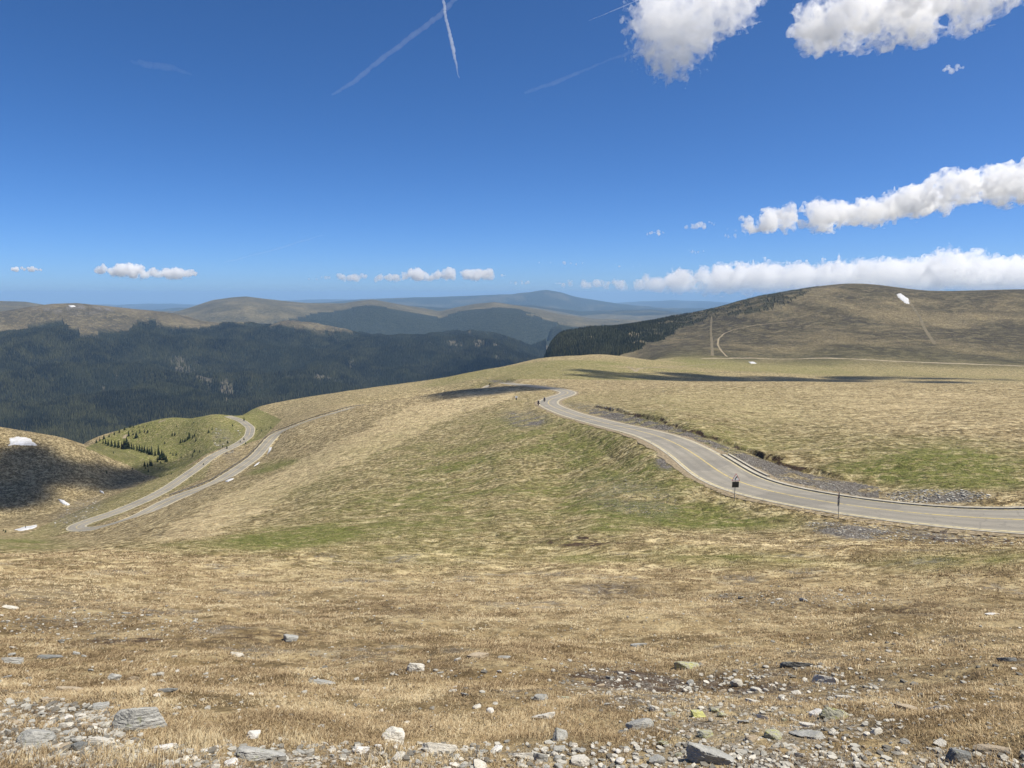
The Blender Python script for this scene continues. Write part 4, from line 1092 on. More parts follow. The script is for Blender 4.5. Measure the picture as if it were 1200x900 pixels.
RM = {
 'grey': rock_material('grey_schist', (0.30, 0.298, 0.275), (0.43, 0.425, 0.39), (0.58, 0.575, 0.53), 0.25, (0.27, 0.28, 0.17)),
 'pale': rock_material('pale_quartz_schist', (0.52, 0.49, 0.42), (0.66, 0.63, 0.55), (0.76, 0.73, 0.66), 0.1),
 'white': rock_material('white_quartz', (0.62, 0.60, 0.55), (0.74, 0.72, 0.68), (0.80, 0.78, 0.74)),
 'tan': rock_material('tan_rock', (0.36, 0.29, 0.20), (0.46, 0.38, 0.27), (0.52, 0.46, 0.36), 0.1),
 'dark': rock_material('dark_slate', (0.13, 0.135, 0.130), (0.21, 0.215, 0.205), (0.38, 0.38, 0.36), 0.1),
 'lichen': rock_material('lichened_rock', (0.33, 0.32, 0.25), (0.45, 0.44, 0.33), (0.55, 0.54, 0.44), 0.55, (0.42, 0.42, 0.13)),
 'yellow': rock_material('yellow_lichened_rock', (0.40, 0.39, 0.28), (0.52, 0.51, 0.36), (0.60, 0.59, 0.46), 1.0, (0.50, 0.50, 0.14)),
}
def ico(sub):
    bm = bmesh.new(); bmesh.ops.create_icosphere(bm, subdivisions=sub, radius=1.0)
    V = np.array([v.co[:] for v in bm.verts]); Fc = np.array([[v.index for v in f.verts] for f in bm.faces]); bm.free()
    return V / np.linalg.norm(V, axis=1)[:, None], Fc
ICO = {k: ico(k) for k in (1, 2, 3, 4, 5)}
def rock_shape(seed, sub=4, slab=0.5, planes=9, rough=1.0):
    g = np.random.default_rng(seed)
    D, Fc = ICO[sub]
    N = g.normal(size=(planes, 3)); N[:, 2] *= 0.55; N /= np.linalg.norm(N, axis=1)[:, None]
    dist = g.uniform(0.62, 1.0, planes)
    t = g.normal(0, 0.14, 2)
    N = np.concatenate([N, [[t[0], t[1], 1.0]], [[t[0] * 0.5, t[1], -1.0]]]); N[-2:] /= np.linalg.norm(N[-2:], axis=1)[:, None]
    dist = np.concatenate([dist, [slab * g.uniform(0.85, 1.1), slab]])
    c = D @ N.T
    with np.errstate(all='ignore'):
        k = np.where(c > 0.02, dist / c, 9.0)
    rad = k.min(1); rad = np.minimum(rad, 1.15)
    V = D * rad[:, None]
    s = seed * 3.7
    n1 = fbm3(V[:, 0] * 2.2 + s, V[:, 1] * 2.2, V[:, 2] * 5.0, 3, 4, 0.6) - 0.5
    lay = np.abs(((V[:, 2] * 5.5 + n1 * 1.6 + s) % 1.0) - 0.5) - 0.25
    side = np.sqrt(np.clip(1 - (V[:, 2] / (slab + 1e-6)) ** 2, 0, 1))
    n2 = fbm3(V[:, 0] * 8 + s, V[:, 1] * 8, V[:, 2] * 14, 5, 3, 0.6) - 0.5
    V = V * (1 + rough * (0.22 * n1 + 0.09 * n2))[:, None]
    V[:, :2] *= (1 + rough * 0.07 * lay * side)[:, None]
    m = np.abs(V[:, :2]).max(); V /= m
    return V, Fc
ROCK_PROTO = []
for k in range(16):
    V, Fc = rock_shape(900 + k, 3, [0.28, 0.42, 0.55, 0.75][k % 4], 7 + k % 5)
    ROCK_PROTO.append(np_mesh('rock_shape', V, Fc, False))
_cache = {}
def proto(k, mat):
    if (k, mat) not in _cache:
        me = ROCK_PROTO[k].copy(); me.materials.clear(); me.materials.append(RM[mat]); _cache[(k, mat)] = me
    return _cache[(k, mat)]
def ground_normal(x, y, e=0.25):
    h = height(np.array([x - e, x + e, x, x]), np.array([y, y, y - e, y + e]))
    return Vector((-(h[1] - h[0]) / (2 * e), -(h[3] - h[2]) / (2 * e), 1)).normalized()
PLACED = []
def put_rock(me, px, py, wpx, dpt, hgt, rotz, sink=0.3, tilt=(0, 0), label=None, group=None, roty=0.0):
    p = hit(px, py, 3.0, 130)
    d = p[1] * CA - p[2] * SA
    s = wpx * d / F / 2                                    # half width in metres
    n = ground_normal(p[0], p[1])
    q = n.to_track_quat('Z', 'Y')
    o = bpy.data.objects.new('rock', me); COL.objects.link(o)
    o.rotation_mode = 'QUATERNION'
    up = Quaternion((0, 0, 1), 0)
    q = Vector((0, 0, 1)).rotation_difference(n)
    az = math.atan2(p[0], p[1])
    o.rotation_quaternion = q @ Quaternion((0, 0, 1), -az + R(rotz)) @ Quaternion((1, 0, 0), R(tilt[0])) @ Quaternion((0, 1, 0), R(tilt[1]))
    o.scale = (s, s * dpt, s * hgt)
    zc = s * hgt * 0.5 * (1 - 2 * sink)
    o.location = (p[0] + n.x * zc, p[1] + n.y * zc, p[2] + n.z * zc)
    tag(o, label, 'rock', group)
    PLACED.append((px, py, wpx, p[0], p[1], s))
    return o
# rocks one can single out, read off the photograph: px, py (middle), width px, colour, slab, depth, height, turn, tilt, label
HERO = [
 (166, 850, 66, 'grey', .62, .62, .95, 8, (0, -6), 'largest grey and white striped block with a square broken end beside the rubble'),
 (936, 780, 42, 'dark', .30, .55, .55, 4, (-4, 3), 'flat dark grey slab lying highest in the stony patch'),
 (971, 800, 38, 'pale', .45, .5, .9, -12, (-14, 10), 'pale triangular slab tilted just below the flat dark slab'),
 (988, 817, 27, 'pale', .28, .5, .6, -4, (0, 4), 'thin pale slab with a dark shadowed edge under the triangular one'),
 (957, 838, 18, 'white', .75, .8, 1.0, 20, (10, 0), 'cracked white stone leaning against the yellowish slab'),
 (978, 840, 34, 'lichen', .5, .9, .9, -25, (-24, 14), 'yellowish speckled slab leaning beside the cracked white stone'),
 (817, 839, 21, 'yellow', .65, .8, 1.1, 10, (-10, 0), 'bright yellow lichen covered stone'),
 (826, 862, 24, 'lichen', .6, .7, .9, -20, (0, 8), 'grey-yellow stone just beneath the bright yellow one'),
 (832, 890, 62, 'grey', .42, .7, .85, -22, (-8, 14), 'big grey slab with a black hollow at its upper end, cut by the bottom edge'),
 (488, 785, 22, 'pale', .8, .8, 1.1, 0, (0, 0), 'rounded pale stone standing alone in the dry grass'),
 (561, 769, 32, 'tan', .4, .6, .6, -6, (0, 4), 'wide tan stone sunk in the dry grass above the others'),
 (591, 770, 16, 'grey', .4, .7, .6, 10, (0, 0), 'grey stone next to the wide sunken tan one'),
 (634, 819, 18, 'grey', .7, .7, 1.0, 15, (-6, 0), 'blue-grey angular stone in open dry grass'),
 (663, 820, 14, 'lichen', .75, .8, 1.0, 0, (0, 0), 'small greenish stone next to the blue-grey angular one'),
 (574, 834, 11, 'white', .9, .9, 1.2, 8, (0, 0), 'tiny cube-like white stone in the grass'),
 (638, 841, 34, 'pale', .35, .55, .7, -8, (-8, 6), 'wide pale wedge of stone rising out of the dry grass'),
 (656, 866, 20, 'grey', .8, .6, 1.5, 35, (-14, 22), 'upright grey stone with a dark split leaning over'),
 (747, 853, 40, 'grey', .5, .7, .8, 6, (-10, -8), 'broad grey stone above the lower rubble in the middle of the slope'),
 (729, 858, 17, 'dark', .5, .8, .7, 0, (0, 0), 'round bluish-dark stone touching the broad grey one'),
 (768, 832, 18, 'pale', .6, .6, .9, -30, (0, 20), 'narrow slanting pale stone above the broad grey one'),
 (463, 868, 34, 'pale', .85, .8, 1.0, 12, (0, 4), 'chunky pale block at the head of the bottom rubble'),
 (515, 880, 42, 'pale', .40, .6, .85, 3, (-6, 2), 'long flat-topped pale slab set in the bottom rubble'),
 (424, 880, 26, 'white', .5, .7, .9, 25, (-18, 12), 'pointed white slab beside the chunky pale block'),
 (613, 888, 34, 'pale', .35, .6, .9, -30, (-30, -12), 'pale slab tipped up on edge in the bottom rubble'),
 (634, 890, 28, 'grey', .5, .7, 1.0, 15, (-14, 10), 'grey broken slab next to the tipped-up pale one'),
 (678, 893, 30, 'pale', .45, .6, .9, -8, (-8, 0), 'pale broken slab low in the rubble past the tipped-up one'),
 (341, 749, 22, 'grey', .6, .7, .8, 8, (0, 0), 'grey stone far up the slope, alone'),
 (277, 768, 19, 'pale', .4, .6, .9, 14, (-8, -10), 'pale slab with a tilted top in brown grass'),
 (377, 800, 32, 'grey', .3, .5, .55, 3, (0, 0), 'flat bluish-grey slab lying in brown grass'),
 (194, 810, 28, 'dark', .3, .4, .7, -14, (-6, -10), 'thin dark sliver of slate in brown grass'),
 (134, 796, 17, 'grey', .8, .8, 1.0, 0, (0, 8), 'grey stone with a dark hollow in its side'),
 (157, 796, 16, 'tan', .6, .7, .8, 12, (0, 0), 'sandy stone next to the grey hollowed one'),
 (60, 770, 30, 'dark', .28, .5, .5, 0, (0, 3), 'dark flat slab casting a black shadow beneath'),
 (15, 776, 28, 'grey', .5, .8, .8, -18, (-8, -10), 'grey-green slab at the edge of the view above the rubble'),
 (82, 808, 34, 'tan', .35, .6, .6, -10, (0, 6), 'wide beige slab sunk among brown grass'),
 (56, 821, 22, 'tan', .5, .6, .7, 4, (0, 0), 'smooth sand-coloured stone in brown grass'),
 (117, 830, 26, 'grey', .5, .6, .8, 0, (0, 0), 'grey stone in the grass above the striped block'),
 (40, 870, 46, 'grey', .8, .8, .9, 20, (-4, 6), 'big rough grey block in the mound of rubble'),
 (92, 878, 22, 'dark', .7, .8, 1.0, 30, (0, 10), 'dark wedge with one pale face in the rubble mound'),
 (120, 868, 36, 'pale', .3, .7, .6, -8, (-10, 4), 'flat light grey slab lying over the rubble mound'),
 (310, 887, 70, 'grey', .28, .5, .6, -7, (-10, -6), 'long grey slab jutting out above the bottom edge'),
 (193, 878, 30, 'white', .45, .5, .8, 2, (-6, 0), 'clean white slab beside the straw tufts'),
 (296, 863, 22, 'white', .7, .7, 1.0, 30, (-10, 10), 'white angular stone in the rubble over the long grey slab'),
 (140, 852, 22, 'white', .6, .7, 1.0, 10, (0, 0), 'white stone wedged at the foot of the striped block'),
 (15, 848, 20, 'tan', .5, .6, .8, 0, (0, 0), 'beige stone on the bare earth by the edge of the view'),
 (1162, 719.5, 17, 'white', .4, .7, .5, 0, (0, 0), 'very bright white flat stone far up the slope'),
 (1180, 773, 24, 'dark', .35, .5, .6, 0, (0, 0), 'dark flat slab alone on the open grassy slope'),
 (1103, 833, 36, 'pale', .4, .7, .7, -6, (-6, 0), 'pale sunken slab in the grass clear of the stony patch'),
 (1062, 830, 28, 'tan', .4, .6, .6, -14, (0, 8), 'tan sunken slab next to the pale one in the grass'),
 (1124, 892, 32, 'dark', .75, .8, 1.1, 20, (-6, 14), 'dark angular block near the bottom corner'),
 (1165, 878, 44, 'tan', .3, .6, .5, -12, (0, 8), 'long low brownish slab near the bottom corner'),
 (803, 783, 34, 'lichen', .5, .7, .9, -8, (-4, 0), 'broad yellow-grey boulder at the top of the stony patch'),
 (906, 864, 22, 'lichen', .7, .8, 1.1, 6, (-8, 0), 'squarish lichen-spotted stone in the lower stony patch'),
 (880, 866, 18, 'tan', .6, .8, .9, 18, (0, 0), 'tan squarish stone beside the lichen-spotted one'),
 (894, 841, 18, 'white', .4, .4, .8, -22, (0, 14), 'thin slanting white stone in the stony patch'),
 (881, 822, 19, 'pale', .5, .6, .7, -10, (0, 4), 'cream stone in the middle of the stony patch'),
 (948, 850, 26, 'pale', .35, .6, .6, -14, (0, 6), 'flat cream slab below the cracked white stone'),
 (946, 862, 46, 'grey', .25, .5, .5, -8, (0, 4), 'long thin grey slab low in the stony patch'),
 (12, 712, 18, 'pale', .4, .7, .6, 0, (0, 0), 'pale stone high on the slope at the edge of the view'),
 (748, 756, 24, 'grey', .35, .6, .5, 6, (0, 0), 'greyish slab high in the grass above the stony patch'),
]
for k, (px, py, wp, mat, slab, dp, hg, rz, tl, lb) in enumerate(HERO):
    V, Fc = rock_shape(300 + k * 7, 5 if wp > 55 else 4, slab, 6 + k % 4)
    me = np_mesh('rock', V, Fc, False); me.materials.append(RM[mat])
    put_rock(me, px, py + 1, wp * 1.0, dp, hg * 0.9, rz, 0.36, tl, lb, 'single stones of the slope')
random.seed(5)
def scatter(n, cx, cy, rx, ry, rot, smin, smax, mats, label, group, sl=(0, 3)):
    k = 0; tries = 0
    while k < n and tries < n * 40:
        tries += 1
        a, q = random.uniform(0, 6.283), math.sqrt(random.random())
        u, v = rx * q * math.cos(a), ry * q * math.sin(a)
        c, s = math.cos(R(rot)), math.sin(R(rot))
        px, py = cx + u * c - v * s, cy + u * s + v * c
        if px < -15 or px > 1215 or py > 906: continue
        w_ = 1.12 * (smin + (smax - smin) * random.random() ** 2.2)
        if any(abs(px - P[0]) < 0.45 * (P[2] + w_) and abs(py - P[1]) < 0.22 * (P[2] + w_) for P in PLACED): continue
        put_rock(proto(random.randrange(16), random.choice(mats)), px, py, w_, random.uniform(.5, .95), random.uniform(.35, .8), random.uniform(0, 360), random.uniform(.0, .32), (random.uniform(-16, 16), random.uniform(-16, 16)), label, group)
        k += 1
scatter(34, 60, 868, 95, 30, 5, 9, 24, ['grey', 'pale', 'pale', 'tan', 'white'], 'broken stone in the rubble mound with the big rough grey block', 'stones of the rubble mound')
scatter(26, 300, 884, 130, 20, 0, 9, 22, ['pale', 'white', 'grey', 'tan'], 'stone in the bottom rubble around the long jutting grey slab', 'stones around the long grey slab')
scatter(28, 490, 888, 110, 16, 0, 9, 24, ['pale', 'pale', 'grey', 'white'], 'stone in the bottom rubble around the long flat-topped pale slab', 'stones around the flat-topped slab')
scatter(24, 690, 891, 90, 14, 0, 9, 26, ['pale', 'grey', 'grey', 'white'], 'stone in the bottom rubble past the tipped-up pale slab', 'stones past the tipped-up slab')
scatter(46, 890, 850, 130, 50, -8, 7, 20, ['pale', 'tan', 'grey', 'lichen', 'tan'], 'smaller stone strewn through the stony patch with the yellow stone', 'stones of the stony patch')
scatter(20, 745, 808, 75, 26, 6, 5, 13, ['pale', 'tan', 'grey'], 'small stone on the dark bare earth above the stony patch', 'stones on the dark bare earth')
scatter(12, 1090, 860, 100, 34, 0, 7, 18, ['tan', 'pale', 'grey'], 'stone half sunk in brown grass near the bottom corner', 'half sunk stones near the bottom corner')
scatter(16, 110, 780, 130, 30, 0, 6, 14, ['pale', 'grey', 'tan'], 'small stone in brown grass above the rubble mound', 'small stones above the rubble mound')
scatter(12, 130, 728, 140, 16, 0, 5, 10, ['pale', 'grey'], 'tiny stone on the worn turf high above the rubble mound', 'tiny stones high above the mound')
scatter(10, 940, 700, 90, 8, 0, 5, 12, ['pale', 'grey'], 'tiny stone in the thin line across the upper slope', 'tiny stones in a thin line')
scatter(12, 560, 800, 140, 40, 0, 5, 11, ['pale', 'grey', 'white'], 'small stone scattered in the open brown grass', 'small stones in the open grass')

# ------------------------------------------------------------------ gravel and rubble: too many to count
def pebbles(name, zones, seed, label, mats):
    g = np.random.default_rng(seed)
    P = []
    for n, cx, cy, rx, ry, rot, s0, s1, rmin, rmax in zones:
        a, q = g.uniform(0, 6.283, n), np.sqrt(g.uniform(0, 1, n))
        u, v = rx * q * np.cos(a), ry * q * np.sin(a); c, s = math.cos(R(rot)), math.sin(R(rot))
        px, py = cx + u * c - v * s, cy + u * s + v * c
        ok = (px > -20) & (px < 1220) & (py < 908)
        px, py = px[ok], py[ok]
        az, t = azt(px, py)
        rs = np.exp(np.linspace(math.log(rmin), math.log(rmax), 260))
        AZ, RSg = az[:, None], rs[None]
        T = -height((np.sin(AZ) * RSg).ravel(), (np.cos(AZ) * RSg).ravel()).reshape(len(px), -1) / RSg
        k = np.argmax(T <= t[:, None], 1); k = np.clip(k, 1, None)
        i = np.arange(len(px)); w_ = np.clip((T[i, k - 1] - t) / np.maximum(T[i, k - 1] - T[i, k], 1e-9), 0, 1)
        r = rs[k - 1] + (rs[k] - rs[k - 1]) * w_
        x, y = r * np.sin(az), r * np.cos(az)
        sz = (s0 + (s1 - s0) * g.uniform(0, 1, len(px)) ** 2.5) * r / F / 2
        P.append(np.column_stack([x, y, sz]))
    P = np.concatenate(P)
    off, _ = near_poly(PATH, P[:, 0], P[:, 1]); P = P[np.abs(off) > HALF + 1.0]
    z = height(P[:, 0], P[:, 1])
    shapes = [rock_shape(1500 + k, 1, [0.3, 0.45, 0.65][k % 3], 7, 0.6) for k in range(12)]
    V, Fc, C = [], [], []; base = 0
    kind = g.integers(0, 12, len(P))
    for s in range(12):
        m = np.where(kind == s)[0]
        if not len(m): continue
        S, Fq = shapes[s]; a = g.uniform(0, 6.283, len(m))
        sx = P[m, 2][:, None]
        X = S[None, :, 0] * np.cos(a)[:, None] - S[None, :, 1] * np.sin(a)[:, None] * 0.75
        Y = S[None, :, 0] * np.sin(a)[:, None] + S[None, :, 1] * np.cos(a)[:, None] * 0.75
        v = np.stack([P[m, 0][:, None] + X * sx, P[m, 1][:, None] + Y * sx, z[m][:, None] + (S[None, :, 2] * g.uniform(.4, 1.0, (len(m), 1)) + 0.10) * sx], -1)
        V.append(v.reshape(-1, 3)); n = len(S)
        Fc.append((base + np.arange(len(m))[:, None, None] * n + Fq[None]).reshape(-1, 3)); base += len(m) * n
        C.append(np.repeat(g.uniform(0, 1, len(m)), n))
    o = link(name, np_mesh(name, np.concatenate(V), np.concatenate(Fc), False, {'tint': np.concatenate(C)}), mats)
    tag(o, label, 'gravel', kind='stuff')
def gravel_material():
    nt = NT('mixed_gravel'); P = pos(nt); t = nt.attr('tint')
    c = nt.mix(nt.ramp(t, 0.1, 0.6), (0.14, 0.132, 0.112), (0.39, 0.375, 0.325))
    c = nt.mix(nt.ramp(t, 0.82, 1.0), c, (0.56, 0.53, 0.46))
    c = nt.mix(nt.math('MULTIPLY', nt.ramp(nt.noise(P, 30.0, 3, 0.6), 0.45, 0.7), 0.5), c, (0.12, 0.10, 0.08))
    return nt.done(nt.bsdf(c, 0.9, 0.2))
M_GRAVEL = gravel_material()
pebbles('gravel', [(2600, 600, 892, 660, 22, 0, 2, 14, 3.2, 14), (1500, 60, 862, 110, 42, 6, 2, 12, 3.2, 20), (1250, 890, 845, 160, 66, -8, 2, 10, 3.2, 22), (700, 600, 745, 640, 70, 0, 1.5, 5, 5, 60), (420, 600, 815, 640, 45, 0, 3, 11, 3.2, 30), (260, 1000, 800, 200, 60, 0, 3, 9, 3.2, 30), (260, 430, 820, 330, 40, 0, 2, 6, 4, 30), (400, 740, 806, 80, 28, 6, 2, 6, 4, 30),
                   (350, 120, 735, 140, 20, 0, 1.5, 5, 6, 60), (120, 560, 790, 300, 60, 0, 2, 5, 4, 40), (250, 1080, 850, 130, 50, 0, 2, 6, 3.2, 30), (200, 940, 702, 120, 10, 0, 1.5, 4, 8, 60)],
        61, 'loose broken stones and grit between the rocks', M_GRAVEL)
pebbles('rubble', [(420, 1100, 582, 62, 8, 0, 1.6, 5, 50, 110), (110, 1010, 575, 60, 10, 12, 1.2, 3.5, 50, 120), (620, 868, 549, 66, 17, 27, 1.0, 3.2, 60, 160), (260, 960, 572, 60, 9, 14, 1.0, 3.4, 55, 130), (200, 770, 503, 50, 7, 16, 1, 2.6, 90, 220), (260, 1010, 622, 75, 8, 5, 1.2, 4.5, 40, 75), (200, 1110, 632, 110, 6, 2, 1.2, 4, 35, 70),
                   (160, 800, 520, 45, 8, 20, 1, 2.6, 90, 180), (150, 700, 480, 45, 6, 8, 1, 2.2, 150, 330), (60, 615, 491, 24, 8, 4, 1, 2, 120, 300), (160, 740, 583, 55, 20, 10, 1.0, 2.6, 60, 130), (70, 90, 602, 30, 10, -25, 1.2, 3, 260, 420), (80, 262, 522, 22, 9, 60, 1.2, 3, 380, 560), (40, 285, 512, 10, 8, 40, 1.2, 3, 380, 560)],
        62, 'pale broken stones strewn along the road cuts and verges', M_GRAVEL)

# ------------------------------------------------------------------ dry turf
def grass_material():
    nt = NT('dry_grass')
    t = nt.attr('tint'); g = nt.attr('green'); so = nt.attr('soil')
    c = nt.mix(nt.ramp(t, 0.0, 0.5), (0.128, 0.089, 0.049), (0.442, 0.335, 0.199))
    c = nt.mix(nt.ramp(t, 0.5, 1.0), c, (0.704, 0.608, 0.404))
    c = nt.mix(g, c, nt.mix(t, (0.120, 0.140, 0.042), (0.290, 0.285, 0.115)))
    c = nt.mix(nt.math('MULTIPLY', so, 0.6), c, (0.07, 0.042, 0.026))
    gn = nt.n('NewGeometry').outputs['Normal']
    nn = nt.n('VectorMath', {0: nt.n('VectorMath', {0: nt.n('VectorMath', {0: gn, 1: (0.45, 0.45, 0.45)}, operation='MULTIPLY').outputs[0], 1: (0.0, -0.15, 0.8)}, operation='ADD').outputs[0]}, operation='NORMALIZE').outputs[0]
    b = nt.n('BsdfPrincipled', {'Base Color': c, 'Roughness': 0.85, 'Specular IOR Level': 0.1, 'Normal': nn}).outputs[0]
    tr = nt.n('BsdfTranslucent', {'Color': c}).outputs[0]
    return nt.done(nt.n('MixShader', {0: 0.3, 1: b, 2: tr}).outputs[0])
M_GRASS = grass_material()
def grow_grass():
    g = np.random.default_rng(77)
    N = 190000
    a = g.uniform(R(-37), R(37), N)
    lo, hi = math.log(3.4), math.log(95)
    u = g.uniform(0, 1, N)
    r = np.exp(lo + (hi - lo) * u ** 1.3)
    x, y = r * np.sin(a), r * np.cos(a)
    z = height(x, y)
    px, py, d = project(x, y, z)
    mk = masks(x, y, z, px, py, r)
    green, stone, soil, pale_ = mk[0], mk[1], mk[2], mk[5]
    off, _ = near_poly(PATH, x, y)
    tus = fbm2(x / 0.8, y / 0.8, 601, 3)
    keep = (px > -30) & (px < 1230) & (np.abs(off) > HALF + 0.9) & (g.uniform(0, 1, N) > stone * 0.95) & (g.uniform(0, 1, N) > np.clip(soil - 0.1, 0, 1) * 0.95) & (tus + g.uniform(-.2, .2, N) > 0.30)
    for q in PLACED:
        if q[2] > 15: keep &= ((x - q[3]) ** 2 + (y - q[4]) ** 2 > (q[5] * 0.85) ** 2)
    x, y, z, r, green, soil, tus, pale_ = (q[keep] for q in (x, y, z, r, green, soil, tus, pale_))
    n = len(x); nb = 9
    sc = (0.022 + 0.030 * g.uniform(0, 1, n) ** 2) * (0.6 + 1.0 * tus) * np.clip((r / 9) ** 0.36, 0.95, 1.7)
    px2, py2, _ = project(x, y, z)
    tall = np.zeros(n)
    for cx_, cy_, rx_, ry_ in ((165, 893, 70, 16), (470, 894, 60, 14), (560, 890, 30, 8), (225, 872, 40, 10), (350, 868, 30, 8), (30, 893, 30, 10), (640, 862, 20, 6)): tall = np.maximum(tall, blob(px2, py2, cx_, cy_, rx_, ry_, 0, .5))
    tall *= g.uniform(0, 1, n) < 0.55
    sc = sc * (1 + 0.9 * tall)
    V = np.zeros((n, nb, 5, 3))
    tx = fbm2(x / 3.0, y / 3.0, 611, 3); wind = 2.4 + 1.6 * (tx - 0.5)
    tint = np.zeros((n, nb)); tn = fbm2(x / 0.45, y / 0.45, 621, 3)
    wbase = np.clip(r * 0.00042, 0.0020, 0.03)
    for b in range(nb):
        aa = g.uniform(0, 6.283, n); lean = g.uniform(0.6, 1.7, n) * (1 - 0.5 * tall); L = sc * g.uniform(0.6, 1.25, n)
        dx, dy = np.cos(aa) * 0.75 + 0.4 * np.cos(wind), np.sin(aa) * 0.75 + 0.4 * np.sin(wind)
        bx, by = x + np.cos(aa * 3.1) * sc * 1.2 * g.uniform(0, 1, n), y + np.sin(aa * 3.1) * sc * 1.2 * g.uniform(0, 1, n)
        sx, sy = -np.sin(aa + 1.0), np.cos(aa + 1.0)
        w_ = wbase * g.uniform(0.7, 1.5, n)
        for q, (f, hgt, ww) in enumerate(((0, 0, 1), (0, 0, -1), (0.45, 0.62, 0.8), (0.45, 0.62, -0.8), (1.0, 1.0, 0))):
            V[:, b, q, 0] = bx + dx * L * lean * f * (0.55 if q < 4 else 1) + sx * w_ * ww
            V[:, b, q, 1] = by + dy * L * lean * f * (0.55 if q < 4 else 1) + sy * w_ * ww
            V[:, b, q, 2] = z - 0.012 + L * hgt * np.maximum(1.05 - 0.45 * lean * (0.6 + 0.4 * f), 0.12)
        tint[:, b] = np.clip(0.44 + 0.27 * g.normal(size=n) + 0.6 * (tx - 0.5) + 0.9 * (tn - 0.5) + 0.25 * pale_ + 0.35 * tall, 0, 1)
    m = n * nb
    k = np.arange(m)[:, None] * 5
    F4 = k + np.array([[0, 1, 3, 2]]); F3 = k + np.array([[2, 3, 4]])
    at = {'tint': np.repeat(np.clip(tint - 0.13 * sstep(11, 6, r)[:, None], 0, 1).reshape(-1), 5), 'green': np.repeat(np.repeat(np.clip(green * 1.1, 0, 1), nb), 5), 'soil': np.repeat(np.repeat(soil, nb), 5)}
    o = link('grass', np_mesh('grass', V.reshape(-1, 3), [F4, F3], False, at), M_GRASS)
    tag(o, 'short dry straw coloured mountain grass over the near slope', 'grass', kind='stuff')
    print('grass blades', m)
grow_grass()

# ------------------------------------------------------------------ clouds
def surface_nets(Fd, o, cell):
    S = Fd > 0
    nx, ny, nz = Fd.shape
    cnt = np.zeros((nx - 1, ny - 1, nz - 1)); acc = np.zeros((nx - 1, ny - 1, nz - 1, 3))
    sl = lambda d, n: slice(d, n - 1 + d)
    for ax in range(3):
        for b in (0, 1):
            for c in (0, 1):
                d0 = [0, 0, 0]; others = [k for k in range(3) if k != ax]
                d0[others[0]], d0[others[1]] = b, c
                d1 = list(d0); d1[ax] = 1
                A = Fd[sl(d0[0], nx), sl(d0[1], ny), sl(d0[2], nz)]; B = Fd[sl(d1[0], nx), sl(d1[1], ny), sl(d1[2], nz)]
                x = (A > 0) != (B > 0)
                with np.errstate(all='ignore'):
                    t = np.where(x, A / (A - B), 0)
                cnt += x
                for k in range(3):
                    acc[..., k] += np.where(x, t if k == ax else d0[k], 0)
    act = cnt > 0
    idx = -np.ones(cnt.shape, int); idx[act] = np.arange(act.sum())
    base = np.stack(np.nonzero(act), -1)
    V = (base + acc[act] / cnt[act][:, None]) * np.asarray(cell) + np.asarray(o)
    Q = []
    for ax in range(3):
        o1, o2 = [(1, 2), (2, 0), (0, 1)][ax]
        n = [nx, ny, nz]
        s0 = [slice(1, -1)] * 3; s0[ax] = slice(0, n[ax] - 1)
        s1 = list(s0); s1[ax] = slice(1, n[ax])
        A, B = S[tuple(s0)], S[tuple(s1)]
        for flip in (False, True):
            p = np.stack(np.nonzero((A & ~B) if not flip else (~A & B)), -1)
            if not len(p): continue
            off = np.ones(3, int); off[ax] = 0; p = p + off
            def cellid(d1, d2):
                q = p.copy(); q[:, o1] -= d1; q[:, o2] -= d2
                return idx[q[:, 0], q[:, 1], q[:, 2]]
            f = np.stack([cellid(0, 0), cellid(1, 0), cellid(1, 1), cellid(0, 1)], 1)
            Q.append(f[:, ::-1] if flip else f)
    return V, np.concatenate(Q)

